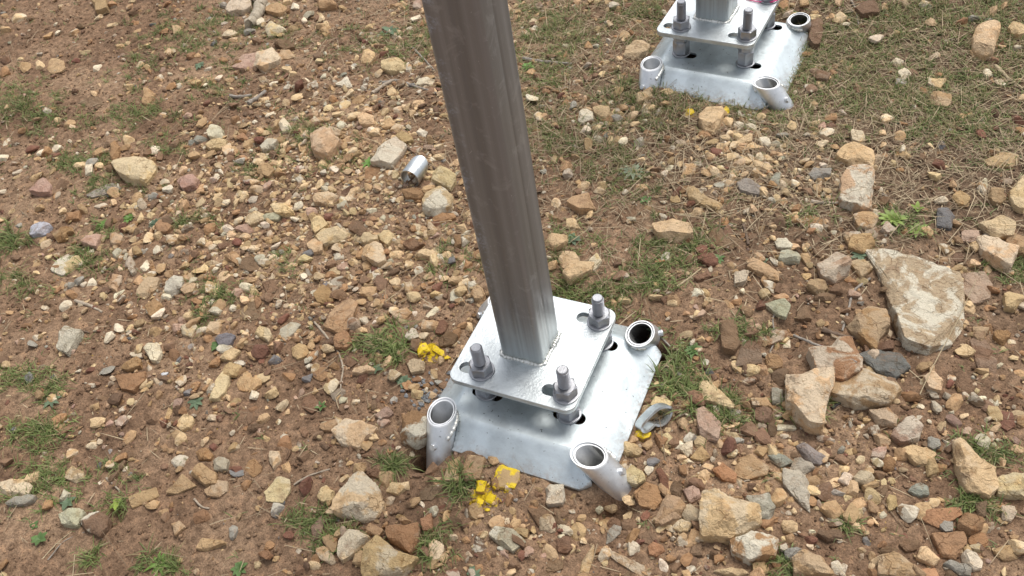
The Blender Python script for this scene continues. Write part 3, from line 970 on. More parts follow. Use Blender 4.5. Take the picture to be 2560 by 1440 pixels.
 ('F','g',.1,.2,'leaf-shaped greyish stone below the front right pipe','2050,1005 2060,920 2100,870 2150,885 2140,930 2090,980'),
 ('F','t',.2,.25,'long pale shard standing at the bottom edge','1860,1220 1880,1130 1960,1000 1955,1100 1920,1224'),
 ('F','t',.4,.10,'long pale slab nearly buried at the bottom edge, right of centre','2020,1040 2110,1060 2300,1150 2420,1230 2290,1230 2120,1120'),
 ('F','c',.3,.5,'cream stone touching the right side of the front right pipe','2190,500 2230,458 2300,490 2318,570 2260,600 2200,575'),
 ('F','r',.0,.4,'reddish spindle-shaped stone right of the front right pipe','2395,490 2430,475 2480,560 2480,640 2440,620'),
]
# the rest, one per stone: x y w h angle colour (v = lies flat)
ELL = '''
G 640 905 0 0 0 c;G 255 1130 60 75 0 p;G 1300 170 70 45 0 p;G 1470 205 70 95 0 t;G 1455 410 70 60 0 c;G 1340 530 60 62 0 t;G 1418 543 65 58 0 o;G 905 105 75 58 0 t;G 1105 985 110 65 10 c;G 900 1075 65 68 0 t
G 1305 1385 75 60 30 w;G 1262 1415 110 48 10 g;G 1300 1240 90 75 0 o;G 605 885 90 25 -3 w;G 515 795 90 40 10 t;G 522 838 65 58 0 b;G 578 768 55 58 0 g;G 962 975 65 45 -5 p;G 990 1022 46 52 0 o;G 1435 855 75 65 0 r v;G 955 1135 105 75 0 b v
G 1070 1325 60 50 0 b;G 1105 1118 70 50 0 g;G 1150 1035 55 60 0 t;G 1180 1035 50 60 20 g;G 1210 1250 50 45 0 g;G 1005 1165 45 60 20 t;G 775 1290 90 50 0 b;G 620 1258 60 50 20 c;G 780 1195 85 70 0 t;G 665 1030 85 55 0 n;G 700 985 130 60 20 g;G 590 1010 85 50 10 g;G 1165 1170 40 34 0 c;G 1160 945 45 50 0 g
G 640 1360 70 50 0 g;G 510 1415 50 60 40 t;G 1140 1365 80 60 20 c;G 835 1080 55 50 0 w;G 1340 1190 50 60 0 b;G 1440 1205 60 55 0 t;G 1330 1310 70 60 0 o v;G 870 720 0 0 0 c;G 820 1010 50 40 0 b
G 165 935 55 60 0 c;G 205 955 40 45 0 w;G 240 962 45 62 10 c;G 282 985 70 60 0 t;G 430 940 35 45 0 g;G 280 935 55 40 20 c;G 145 1082 48 95 -15 r;G 195 1115 45 62 0 b;G 220 1252 65 55 0 c;G 258 1215 80 70 20 t;G 35 972 62 40 0 t;G 85 905 50 40 0 c;G 20 1225 40 40 0 c;G 100 1120 90 90 0 o v;G 275 1290 40 50 0 t
G 225 940 30 30 0 t;G 405 1425 110 30 0 c;G 270 1345 55 50 0 b;G 355 1380 45 35 0 o;G 120 1340 50 50 0 o;G 240 1385 50 40 0 o;G 515 975 60 40 0 t;G 700 1310 40 50 0 r;G 560 640 60 50 0 o;G 580 620 45 50 0 o;G 480 670 60 40 0 c
D 1665 672 105 80 10 t;D 915 155 90 42 -10 c;D 975 165 40 50 0 w;D 1040 175 50 70 20 w;D 1015 240 105 60 -40 c;D 935 280 90 45 -35 c;D 1045 285 80 40 10 c;D 1115 260 62 60 20 w;D 1215 225 60 60 0 g;D 940 345 80 50 0 c;D 1020 362 75 55 0 c;D 1105 385 105 45 15 c;D 1140 352 62 50 0 c;D 700 398 80 75 0 t;D 860 305 40 50 0 c
D 120 590 130 100 0 t;D 70 700 82 55 10 c;D 800 435 60 50 0 t;D 950 455 65 60 0 t;D 1180 465 82 78 0 g;D 1430 270 62 60 0 c;D 1500 280 55 50 0 t;D 1625 223 82 60 0 c;D 1465 210 72 60 0 w;D 1770 135 72 52 0 c;D 2070 30 120 70 5 t;D 2290 215 60 50 40 r;D 2070 380 78 60 10 r;D 2190 560 85 78 0 t;D 2385 550 90 75 20 t;D 1350 380 52 70 0 t
D 1420 425 125 60 -10 g;D 1340 520 90 50 0 b;D 1400 510 45 50 0 t;D 1110 535 90 45 -10 c;D 1030 500 120 70 10 g;D 135 115 78 62 0 w;D 235 95 90 55 15 c;D 75 62 62 60 0 g;D 415 160 75 35 -10 c;D 310 140 85 45 15 g;D 390 78 50 36 0 t;D 155 305 72 60 0 b v;D 370 645 90 90 0 b v;D 1220 812 88 62 25 w;D 1255 877 112 66 5 n;D 1335 830 62 50 0 t;D 1340 903 82 50 -25 t
D 1640 800 130 100 10 t;D 1640 940 110 100 0 t;D 1410 1043 92 68 0 t;D 1590 1020 66 62 0 o;D 1445 1095 102 45 -5 b;D 985 985 80 105 20 t;D 1335 1195 82 80 0 b;D 615 1135 75 46 0 c;D 550 905 80 52 0 o v;D 810 895 100 60 20 r;D 770 850 90 50 10 r;D 50 900 110 95 -10 c;D 100 955 145 90 -20 c;D 190 905 60 85 10 c;D 2005 755 62 60 0 t;D 2245 768 102 65 0 p;D 1790 720 82 60 0 p;D 1385 690 130 58 10 o v
D 60 560 0 0 0 t;D 780 980 90 62 0 b;D 2235 1140 70 62 10 c;D 1530 1170 0 0 0 t;D 1630 1290 0 0 0 c;D 560 50 70 40 0 t;D 1080 430 90 50 20 t;D 2000 600 0 0 0 c;D 1210 490 60 50 0 t;D 905 235 60 50 0 c
E 510 168 132 78 10 c;E 552 228 80 58 0 w;E 760 72 195 125 5 b;E 900 78 72 62 0 t;E 1705 505 95 60 0 t;E 2090 270 145 95 10 c;E 1080 682 140 78 15 w;E 1055 760 115 78 -10 g;E 1370 745 155 90 20 c;E 1400 680 88 60 10 o;E 1020 568 115 78 -10 w;E 200 500 92 70 15 o;E 325 775 82 55 10 c;E 660 810 130 80 40 b;E 1340 535 115 82 0 t;E 1060 1125 105 52 -5 o;E 1840 662 72 95 10 w;E 265 950 70 50 0 t
E 2130 890 90 70 20 c;E 2120 1100 100 110 -20 r;E 640 300 62 48 0 t;E 1010 300 70 50 0 t;E 415 1080 90 100 0 o;E 290 1105 90 70 20 c;E 1040 1230 90 110 20 t
H 165 100 65 48 15 w;H 45 328 110 62 0 c;H 210 412 78 52 -10 w;H 48 472 72 50 0 c;H 775 598 64 52 -8 c;H 950 540 62 52 0 c;H 990 582 52 62 0 c;H 20 628 62 60 0 t;H 62 655 62 52 -15 t;H 97 690 78 62 10 t;H 150 970 92 56 10 o;H 222 955 58 62 20 t;H 280 740 52 44 0 c;H 280 790 66 42 0 c;H 978 1015 95 95 10 t;H 948 1125 78 46 15 c;H 865 1205 115 72 -25 c;H 920 1300 120 82 -5 t;H 968 1355 110 62 -20 c
H 140 1150 65 36 0 o;H 60 1275 66 42 -10 c;H 205 1270 102 40 0 c;H 415 1325 62 55 10 o;H 120 1290 50 45 0 t;H 150 1225 95 45 0 b;H 840 1330 60 60 0 t;H 20 1335 60 60 0 t;H 130 1330 50 60 15 c;H 340 1310 60 40 0 k;H 300 1400 50 40 0 c;H 400 1420 60 50 0 c
A 130 125 95 50 -5 c;A 728 165 52 56 10 c;A 1755 185 125 88 5 c;A 1530 42 150 85 -20 w;A 1480 230 85 68 10 c;A 1600 210 66 60 0 g;A 1895 50 85 46 5 w;A 1980 105 105 46 10 n;A 2055 120 66 55 -20 c;A 1770 58 125 62 5 t;A 2085 25 105 62 10 t;A 2355 372 88 82 20 c;A 2490 420 160 85 0 t;A 2280 385 62 40 0 c;A 2210 530 98 66 0 w;A 940 615 105 80 -20 t;A 620 440 70 60 0 w
A 265 430 78 50 -5 c;A 165 445 88 46 5 t;A 360 425 115 80 5 t v;A 35 480 95 44 5 o;A 318 240 62 56 0 t;A 370 215 46 36 0 w;A 30 205 62 55 -20 t;A 590 655 155 62 -5 b v;A 450 800 85 44 0 t;A 1835 800 108 102 10 w;A 1380 845 92 82 20 w;A 1300 795 95 55 0 t;A 1455 955 105 70 15 c;A 1390 925 110 66 -5 c;A 2265 755 92 66 15 c;A 2170 745 84 60 -10 c;A 2350 772 108 78 10 c;A 2475 802 92 70 -20 c;A 2410 852 84 72 30 c
A 2525 845 75 72 -20 o;A 2258 975 84 72 10 c;A 2195 940 62 55 0 t;A 2465 985 155 140 -20 w;A 2050 768 135 46 0 t;A 2050 810 170 46 5 g;A 2145 838 110 72 10 t;A 2380 1112 115 92 -20 o v;A 2490 1110 62 48 10 c;A 1700 1092 92 90 -30 t;A 1790 1060 82 42 10 c;A 1720 930 105 62 -20 w;A 1820 942 72 50 10 c;A 1935 955 92 52 5 t;A 1345 1000 82 52 0 t;A 1255 1010 70 80 20 t;A 1595 925 84 60 0 t;A 1210 1170 130 88 -5 p;A 1400 1140 62 50 0 w
A 1360 1165 78 48 0 p;A 1088 1215 82 64 0 w;A 735 1240 66 78 0 t;A 515 1060 88 52 -5 c;A 590 1052 74 60 0 g;A 575 1100 82 48 -20 w;A 375 955 82 44 -20 w;A 275 980 54 56 20 w;A 830 895 92 60 15 c;A 735 965 62 112 5 o;A 35 1020 74 50 0 w;A 215 965 60 70 0 r;A 357 1000 60 45 0 r;A 890 1275 160 34 -30 t;A 985 1260 68 54 10 g;A 840 1340 62 36 0 g;A 400 1365 72 36 10 c;A 470 1390 108 64 -10 o;A 258 1325 76 52 -5 t
A 2080 1265 152 72 -15 c;A 2245 1250 104 74 -30 c;A 2110 1310 58 62 20 c;A 2195 1325 88 42 -5 n;A 1805 1340 134 66 15 c;A 1910 1327 60 68 5 w;A 1395 1275 78 52 5 c;A 1450 1302 62 52 0 c;A 1510 1307 66 52 10 c;A 1570 1265 84 52 -5 c;A 1635 1175 60 60 0 t;A 1630 1405 118 62 -15 c;A 1760 1390 145 56 0 n;A 2000 1370 88 58 -5 p;A 1720 1200 62 66 0 p;A 1640 1235 50 50 0 t;A 1200 752 92 44 0 p;A 1940 1200 60 55 15 c;A 2060 1190 95 50 10 c;A 1840 450 85 55 10 c;A 1870 480 60 40 0 c
A 1905 640 85 55 0 c;A 2240 615 65 55 0 c;A 2315 625 60 50 0 t;A 1730 740 55 50 0 w;A 1820 290 110 60 15 b;A 1660 265 70 65 0 b;A 1050 215 60 45 0 o;A 1080 760 0 0 0 t;A 1220 535 55 45 0 t;A 770 300 62 46 0 t;A 1430 395 60 34 15 o;A 630 120 62 40 0 c
B 255 245 140 66 -12 u;B 600 315 132 82 0 p;B 290 337 104 46 -5 t;B 742 305 85 82 20 t;B 945 307 84 64 -15 c;B 1025 287 88 52 0 c;B 1140 297 80 76 -10 c;B 1055 225 90 78 10 o;B 1350 240 58 100 20 o;B 1572 240 120 60 0 p;B 1565 297 78 50 10 t;B 1897 182 64 62 0 w;B 2042 205 98 104 0 c;B 2020 350 108 76 35 c;B 2158 367 86 62 20 t;B 2360 302 115 66 -5 c;B 2465 300 110 84 0 c;B 2290 240 104 70 20 b
B 2490 255 62 48 0 o;B 1970 397 125 46 -5 k;B 2120 472 74 62 0 b;B 2190 480 74 64 15 p;B 2275 447 62 62 20 c;B 2340 480 74 55 0 t;B 1495 425 92 88 40 t;B 1600 460 110 88 0 b v;B 1665 447 115 52 25 n;B 1625 375 88 50 0 c;B 745 397 74 64 -30 n;B 1038 500 94 50 0 t;B 1212 622 100 62 -10 c;B 985 740 105 92 -20 o;B 1275 700 92 62 0 o v;B 1480 600 92 100 -30 b v;B 1525 652 74 50 -20 p
B 1725 600 112 88 -20 b v;B 1615 760 122 105 0 b v;B 1215 800 88 46 10 c;B 1385 780 62 90 30 n;B 1505 745 75 34 5 w;B 1215 882 92 88 -20 c;B 1145 865 84 62 -30 p;B 1300 905 92 62 0 t;B 1340 940 54 62 20 o;B 1445 945 108 82 10 k;B 1550 970 56 88 10 t;B 1468 1040 130 90 0 c;B 1660 1032 114 80 -20 r;B 1750 1085 112 50 0 k;B 1690 915 105 70 35 c;B 2080 668 112 104 0 o
B 2190 632 104 54 0 o;B 2125 537 88 64 0 o;B 2195 952 98 106 0 o;B 2037 945 50 54 0 o;B 2340 565 84 62 0 b;B 2435 590 74 84 0 b;B 217 980 72 52 -15 g;B 270 1048 72 104 10 b v;B 850 1105 120 82 -10 o;B 690 1150 110 52 0 g v;B 1065 1175 50 40 0 u;B 760 880 78 62 -40 w;B 697 945 80 68 -40 w;B 460 660 92 62 10 o;B 1580 1215 100 130 20 t v;B 1625 1297 84 62 -20 w
B 1920 1030 92 92 0 t;B 1990 995 64 50 0 t;B 2005 1062 50 78 0 o;B 1980 1187 78 62 20 k;B 1845 1185 88 66 20 o;B 2060 1160 92 78 0 o v;B 2335 1140 128 50 -5 c;B 2240 1060 72 104 -10 b v;B 1380 1090 82 72 20 o;B 1160 1222 78 56 0 t;B 585 580 70 62 10 w;B 735 570 86 84 20 t;B 1945 545 62 46 0 w;B 1720 692 94 52 -20 b;B 2525 590 110 50 -20 c;B 120 222 44 50 0 g;B 1640 545 0 0 0 t;B 1800 340 0 0 0 t;B 800 950 50 50 0 o
B 1100 780 0 0 0 c;B 920 1230 64 58 -30 c;B 1250 1250 60 70 10 o;B 1330 1260 60 60 20 o;B 2320 710 66 60 0 t;B 1560 800 0 0 0 c;B 2420 720 80 50 0 t;B 1745 870 0 0 0 r;B 1905 900 0 0 0 r;B 2520 770 90 40 -20 c;B 2110 720 80 60 0 r;B 1340 545 55 62 20 o;B 1375 500 84 36 0 o;B 1840 620 70 32 0 w;B 450 600 60 50 0 g;B 510 580 70 60 0 g;B 770 700 62 62 0 b v;B 435 735 80 62 -20 w
C 440 622 100 74 0 t;C 430 505 70 60 0 t;C 45 545 80 62 10 b;C 380 742 78 60 35 n;C 1190 625 150 100 10 t;C 1285 565 90 88 0 n;C 1600 530 58 115 5 c;C 1770 522 84 52 0 b;C 1060 422 95 52 -5 c;C 1190 505 84 72 0 o;C 1475 582 84 84 0 o v;C 1430 680 92 46 -5 o;C 1430 295 84 92 20 b v;C 1810 212 112 100 0 b v;C 1915 340 98 62 -10 t;C 1370 602 74 54 0 r;C 1690 972 66 64 0 r;C 1225 1025 160 78 5 t
C 1355 962 52 84 10 g;C 1040 935 76 76 20 t;C 1950 1000 54 58 0 o;C 350 312 78 62 -20 o;C 1080 322 84 74 -30 c;C 950 325 50 52 0 r;C 130 775 150 44 -10 g;C 2180 942 105 82 -20 t;C 1895 742 84 90 25 c;C 1925 832 62 54 10 t;C 1900 1092 105 70 35 t;C 2092 1110 72 84 0 t;C 1835 1152 82 52 0 c;C 2300 702 92 76 0 c;C 2518 835 90 50 0 n;C 2240 265 88 74 -25 p;C 2490 905 84 104 10 o;C 2185 612 92 62 0 b
C 880 320 60 60 0 b;C 575 330 70 70 0 c;C 720 310 80 60 -20 p;C 290 800 70 55 30 o;C 200 640 90 60 -15 c;C 1480 1090 0 0 0 c;C 1570 1040 56 50 0 o;C 720 525 80 44 0 o;C 540 450 60 50 0 c;C 2170 405 50 70 20 c;C 2230 430 50 50 0 o;C 1190 430 44 70 0 t;C 2400 300 0 0 0 r;C 895 800 80 50 -30 t;C 960 870 100 36 -40 b;C 140 500 0 0 0 b;C 110 1090 0 0 0 c
F 1000 365 88 50 5 p;F 1265 427 114 46 5 t;F 820 640 165 100 -20 b v;F 2100 240 0 0 0 t;F 2205 822 86 78 20 c;F 1850 912 84 72 0 b;F 1755 1010 112 120 -10 b;F 1515 1065 76 78 15 p;F 980 957 62 66 0 t;F 780 860 92 130 0 o;F 835 772 114 62 0 n;F 1672 888 82 62 -5 r;F 1450 1090 90 56 0 r;F 1460 920 92 96 0 t;F 1890 985 54 52 0 c;F 2400 1040 84 78 20 o;F 1870 820 60 70 20 t;F 1700 800 80 70 20 b;F 2430 580 0 0 0 c
F 2335 500 64 84 0 w;F 2530 620 60 100 0 b;F 2300 700 0 0 0 b;F 2340 960 110 90 30 b v;F 2500 900 80 66 30 c;F 1350 1150 0 0 0 o;F 930 1100 80 80 0 t;F 1170 1180 50 70 0 o;F 1760 1110 0 0 0 b;F 2240 360 120 76 0 t;F 2340 330 80 60 20 t;F 2370 440 100 70 10 k;F 1010 1110 46 44 0 o;F 2030 900 60 60 20 t;F 2470 880 0 0 0 t;F 1080 985 60 44 0 o;F 790 1060 90 90 10 b;F 1400 1160 120 60 10 b;F 1660 1160 140 100 -20 b v;F 870 1160 60 70 20 t
F 1370 700 90 60 -50 o;F 1090 715 70 45 0 b;F 800 475 0 0 0 g;F 430 510 100 70 0 b v;F 500 160 105 62 -30 p;F 545 235 80 60 10 b;F 480 285 66 56 0 o;F 430 265 60 72 20 w;F 120 185 110 72 10 p;F 560 700 0 0 0 r;F 440 900 0 0 0 t;F 870 555 66 42 0 c;F 950 410 50 60 0 b;F 905 420 60 70 0 t
I 160 340 78 86 20 c;I 235 335 52 60 20 c;I 190 510 108 84 -10 t;I 375 360 110 90 -10 b;I 270 270 105 70 0 t;I 340 290 70 82 30 r;I 425 385 56 36 0 c;I 475 280 66 68 0 o;I 190 110 80 52 0 c;I 110 210 105 70 -10 t;I 560 80 80 78 10 t;I 500 60 60 110 25 t;I 245 40 40 50 0 o;I 330 55 80 60 0 r;I 145 645 84 54 0 o v;I 325 620 50 52 0 g;I 365 640 56 78 10 b;I 1735 145 90 44 -10 c;I 1385 140 68 40 -35 t;I 360 500 50 60 0 c
J 310 530 265 120 -30 c;J 370 1040 180 100 -20 c;J 1265 1190 0 0 0 y;J 1270 1320 0 0 0 c;J 1395 1335 75 90 0 c;J 1510 1350 95 150 15 c;J 170 395 110 110 10 t;J 470 370 70 70 0 t;J 485 1060 60 60 0 r;J 245 1165 110 90 0 c;J 555 1080 72 44 0 c;J 35 1090 70 50 0 w;J 1660 1200 110 80 0 b;J 1875 65 150 90 20 o;J 2080 50 120 90 20 t;J 2100 590 120 80 20 t;J 1900 150 170 60 -5 p;J 200 60 130 60 0 r v;J 150 1140 110 90 10 b v;J 230 1265 70 60 30 o
J 1190 1100 80 50 0 g v
'''
YEL = [('F', 1182, 608, 118, 108, -20, 'largest solid yellow sprayed stone in the cluster in front of the cap'),
       ('F', 1245, 690, 84, 92, 20, 'yellow sprayed stone right in the cluster in front of the cap'),
       ('F', 1165, 712, 60, 80, 10, 'yellow sprayed stone left in the cluster in front of the cap'),
       ('F', 1222, 765, 44, 34, 0, 'tiniest yellow sprayed stone in the cluster in front of the cap'),
       ('F', 1345, 545, 200, 175, -10, 'broad ochre stone with its upper half sprayed yellow, touching the cap edge'),
       ('I', 235, 420, 98, 92, 0, 'yellow sprayed rounded stone left of the base plate'),
       ('I', 325, 428, 110, 44, 35, 'long yellow sprayed stone left of the base plate'),
       ('I', 185, 380, 46, 40, 0, 'small yellow sprayed pebble above the rounded yellow one left of the plate'),
       ('I', 375, 465, 60, 34, 10, 'small yellow sprayed pebble nearest the base plate left edge'),
       ('I', 1555, 930, 108, 78, 5, 'bright yellow sprayed stone below the crushed steel ring'),
       ('D', 712, 92, 52, 40, 0, 'yellow sprayed pebble in front of the far footing'),
       ('D', 902, 92, 44, 56, 30, 'stone with yellow spray beside the heart-shaped cream boulder')]

def ico(sub):
    bm = bmesh.new()
    bmesh.ops.create_icosphere(bm, subdivisions=sub, radius=1)
    v = np.array([q.co for q in bm.verts]); f = np.array([[q.index for q in p.verts] for p in bm.faces])
    bm.free()
    v /= np.linalg.norm(v, axis=1)[:, None]
    return v, f
ICO = {k: ico(k) for k in (1, 2, 3, 4, 5)}

def clip(v, r, K, lo, hi, zmin=-1, soft=0):
    v = v.copy()
    for _ in range(K):
        n_ = r.normal(size=3); n_ /= np.linalg.norm(n_)
        if n_[2] < zmin: n_[2] = abs(n_[2])
        d = r.uniform(lo, hi)
        s = v @ n_ - d
        v -= np.where(s > 0, s, 0)[:, None] * n_
    return v

def hero_stone(poly_px, colour, crust, hf, seed, flat=False):
    """stone whose outline on the ground follows poly_px; returns mesh, location, size"""
    r = np.random.default_rng(seed)
    P = np.array(poly_px, float)
    cx, cy = P.mean(0)
    # area centroid
    x0, y0 = P[:, 0], P[:, 1]; x1, y1 = np.roll(x0, -1), np.roll(y0, -1)
    cr_ = x0 * y1 - x1 * y0; A = cr_.sum() / 2
    cx = ((x0 + x1) * cr_).sum() / (6 * A); cy = ((y0 + y1) * cr_).sum() / (6 * A)
    g0 = unp_g(cx, cy)
    z0 = g0[2]
    size = math.sqrt(abs(A)) / 1180 * np.linalg.norm(g0 - CAM) / 1.9
    H = hf * size * 1.15
    zmid = z0 + .30 * H
    W = np.array([unp(u, v_, zmid)[:2] for u, v_ in P])
    c = unp(cx, cy, zmid)[:2]
    # foreshortening of a thick stone: its visible height includes its side, so pull the outline in
    Q = W - c
    back = (c - CAM[:2]); back /= np.linalg.norm(back)
    k = Q @ back
    ext = k.max() - k.min()
    sh = max(.7, 1 - .30 * H / max(ext, 1e-4))
    Q = Q * 1.11
    Q = Q + np.outer(k * (sh - 1), back)
    th = np.linspace(-math.pi, math.pi, 121)[:-1]
    R = np.zeros(120)
    D = np.stack([np.cos(th), np.sin(th)], 1)
    for j in range(120):
        best = 0
        for a in range(len(Q)):
            p, q = Q[a], Q[(a + 1) % len(Q)]
            e = q - p; den = D[j, 0] * e[1] - D[j, 1] * e[0]
            if abs(den) < 1e-12: continue
            t = (p[0] * e[1] - p[1] * e[0]) / den
            s = (p[0] * D[j, 1] - p[1] * D[j, 0]) / den
            if t > 0 and -1e-6 <= s <= 1 + 1e-6: best = max(best, t)
        R[j] = best
    R[R == 0] = R[R > 0].mean()
    px_size = math.sqrt(abs(A))
    sub = 5 if px_size > 80 else 4
    v, f = ICO[sub]
    # blocky body, then facets cut off it
    rho = np.hypot(v[:, 0], v[:, 1])
    rb = np.clip(rho * 1.34, 0, 1)
    v = np.stack([v[:, 0] / np.maximum(rho, 1e-6) * rb, v[:, 1] / np.maximum(rho, 1e-6) * rb, np.clip(v[:, 2] * 1.35, -1, 1)], 1)
    for k_ in range(r.integers(6, 10)):
        a = r.uniform(0, 2 * math.pi)
        if k_ < 2: n_ = np.array([math.cos(a) * .38, math.sin(a) * .38, 1.]); d = r.uniform(.62, .88)
        else: n_ = np.array([math.cos(a), math.sin(a), r.uniform(.35, 1.3)]); d = r.uniform(.78, 1.08)
        n_ /= np.linalg.norm(n_)
        s = v @ n_ - d
        v = v - np.where(s > 0, s, 0)[:, None] * n_
    v[:, 2] /= max(.35, v[:, 2].max())
    ang = np.arctan2(v[:, 1], v[:, 0]); rho = np.hypot(v[:, 0], v[:, 1])
    rho = rho / rho.max()
    low = v[:, 2] < 0
    rho = np.clip(rho, 0, 1) ** .88
    jj = (ang + math.pi) / (2 * math.pi) * 120
    j0 = np.floor(jj).astype(int) % 120; fr = jj - np.floor(jj)
    RR = R[j0] * (1 - fr) + R[(j0 + 1) % 120] * fr
    o = np.zeros_like(v)
    o[:, 0] = np.cos(ang) * rho * RR; o[:, 1] = np.sin(ang) * rho * RR
    o[:, 2] = np.where(low, v[:, 2] * .5, v[:, 2] * .72) * H
    amp = .55 if px_size < 45 else .8
    nz = amp * (noise3(o + seed % 97, size * .30) * .07 + noise3(o + 3, size * .10) * .05 + noise3(o + 9, size * .035) * .03) * size
    nn = v / np.maximum(np.linalg.norm(v, axis=1), 1e-6)[:, None]
    o = o + nn * nz[:, None]
    me = np_mesh('stone', o, f, True)
    me.set_sharp_from_angle(angle=math.radians(20))
    jit = 1 + r.uniform(-.12, .12)
    col = np.array([*(np.array(PAL[colour]) * jit * (1 + r.uniform(-.05, .05, 3))), crust])
    set_col(me, np.tile(col, (len(o), 1)))
    return me, (c[0], c[1], z0 + .26 * H), px_size, (cx, cy)

def rand_poly(x, y, ww, hh_, ang, r):
    n_ = r.integers(4, 8)
    a = (np.arange(n_) + r.uniform(-.34, .34, n_)) / n_ * 2 * math.pi + r.uniform(0, 6.28)
    rad = r.uniform(.95, 1.28, n_)
    px, py = np.cos(a) * rad * ww / 2, np.sin(a) * rad * hh_ / 2
    t = math.radians(ang)
    return [(x + p * math.cos(t) - q * math.sin(t), y + p * math.sin(t) + q * math.cos(t)) for p, q in zip(px, py)]

stones = []                      # dict(px, size, poly, colour, crust, hf, label)
for tile, c, cru, hf, lab, s in POLY:
    tx, ty, ts = TILES[tile]
    P = [tuple(float(q) for q in p.split(',')) for p in s.split()]
    P = [(tx + a / ts, ty + b_ / ts) for a, b_ in P]
    stones.append(dict(poly=P, c=c, crust=cru, hf=hf, label=lab, rank=1e6))
for tile, x, y, ww, hh_, ang, lab in YEL:
    tx, ty, ts = TILES[tile]
    r = np.random.default_rng(int(x * 7 + y))
    stones.append(dict(poly=rand_poly(tx + x / ts, ty + y / ts, ww / ts * .82, hh_ / ts * .78, ang, r), c='y', crust=0 if 'half' not in lab and 'beside the heart' not in lab else 1, hf=.55 if ww < 150 else .2, label=lab, rank=1e6))
for ent in ELL.replace('\n', ';').split(';'):
    e = ent.split()
    if len(e) < 7 or float(e[3]) == 0: continue
    tx, ty, ts = TILES[e[0]]
    x, y, ww, hh_, ang = (float(q) for q in e[1:6])
    x, y, ww, hh_ = tx + x / ts, ty + y / ts, ww / ts, hh_ / ts
    r = np.random.default_rng(int(x * 13 + y * 7))
    flat = len(e) > 7
    if any(math.hypot(x - np.mean([p[0] for p in s_['poly']]), y - np.mean([p[1] for p in s_['poly']])) < .30 * (math.sqrt(ww * hh_) + s_.get('sz', 40)) for s_ in stones): continue
    stones.append(dict(poly=rand_poly(x, y, ww, hh_, ang, r), c=e[6], crust=float(r.uniform(0, .6)) if e[6] in 'cwnpt' and r.random() < .5 else 0., hf=.14 if flat else float(r.uniform(.38, .56)), label=None, rank=ww * hh_, flat=flat, sz=math.sqrt(ww * hh_)))
stones.sort(key=lambda s: -s['rank'])

LAND = [((2300, 760), 'large split slab'), ((1105, 1040), 'front left pipe of the near footing'), ((1500, 1190), 'front right pipe of the near footing'),
        ((1607, 845), 'back right pipe of the near footing'), ((1640, 1052), 'crushed steel ring'), ((1038, 428), 'slanted silver pipe end'),
        ((1625, 190), 'far footing front left pipe'), ((1930, 240), 'far footing front right pipe'), ((1993, 50), 'far footing right rear pipe'),
        ((900, 1243), 'pale rounded-triangle rock'), ((1822, 1297), 'large cream block'), ((2210, 910), 'purplish grey stone'), ((335, 428), 'pale loaf-shaped stone'),
        ((105, 467), 'pink triangular stone'), ((98, 576), 'bluish white stone'), ((640, 30), 'curved pale branch'), ((665, 155), 'ragged cream boulder'),
        ((812, 360), 'sharp-cornered cream boulder'), ((2465, 103), 'rounded boulder at upper right'), ((2140, 478), 'pitted pale boulder'),
        ((2142, 392), 'broad flat-topped cream boulder'), ((1777, 300), 'heart-shaped cream boulder'), ((936, 632), 'five-sided cream stone'),
        ((832, 600), 'thick cream slab'), ((435, 715), 'whitish green oblong stone'), ((722, 828), 'flat blue green stone'), ((237, 1308), 'half white, half brown block'),
        ((175, 855), 'pale upright stone'), ((325, 950), 'orange brown ridged rock'), ((1680, 577), 'oval cream stone'), ((1240, 1345), 'pale grey crumbly rock'),
        ((2415, 1160), 'ochre-veined cream rock'), ((1095, 505), 'chunky cream rock'), ((2060, 670), 'cube-like pinkish cream stone'), ((885, 1085), 'flat squarish cream stone'),
        ((460, 1215), 'tan triangle stone'), ((845, 900), 'long curved twig'), ((1390, 160), 'twig right of the post top'), ((2420, 190), 'dark burrow hole'),
        ((1732, 877), 'green leaf rosette'), ((2240, 1050), 'pinkish white rock'), ((45, 1225), 'ochre-stained cream stone')]
used = {}
def dirword(dx, dy):
    a = math.degrees(math.atan2(-dy, dx)) % 360
    return ['right of', 'upper right of', 'above', 'upper left of', 'left of', 'lower left of', 'below', 'lower right of'][int((a + 22.5) // 45) % 8]
ORD = ['', 'second nearest', 'third nearest', 'fourth nearest', 'fifth nearest', 'sixth nearest', 'seventh nearest', 'eighth nearest', 'ninth nearest', 'tenth nearest']

heroes = stones[:300]
rest = stones[300:]
HERO_C = []
for idx, s in enumerate(heroes):
    me, loc, pxs, c = hero_stone(s['poly'], s['c'], s['crust'], s['hf'], idx + 11, s.get('flat', False))
    yel = s['c'] == 'y'
    o = obj('stone', me, None)
    me.materials.append(M_PAINT if yel else M_STONE)
    o.location = loc
    s['obj'] = o; s['ctr'] = c; s['px'] = pxs
    HERO_C.append((c[0], c[1], pxs))
    tag(o, s['label'], 'stone', 'yellow sprayed stones' if yel else ('large rocks in the soil' if s['label'] else 'loose stones on the soil'))
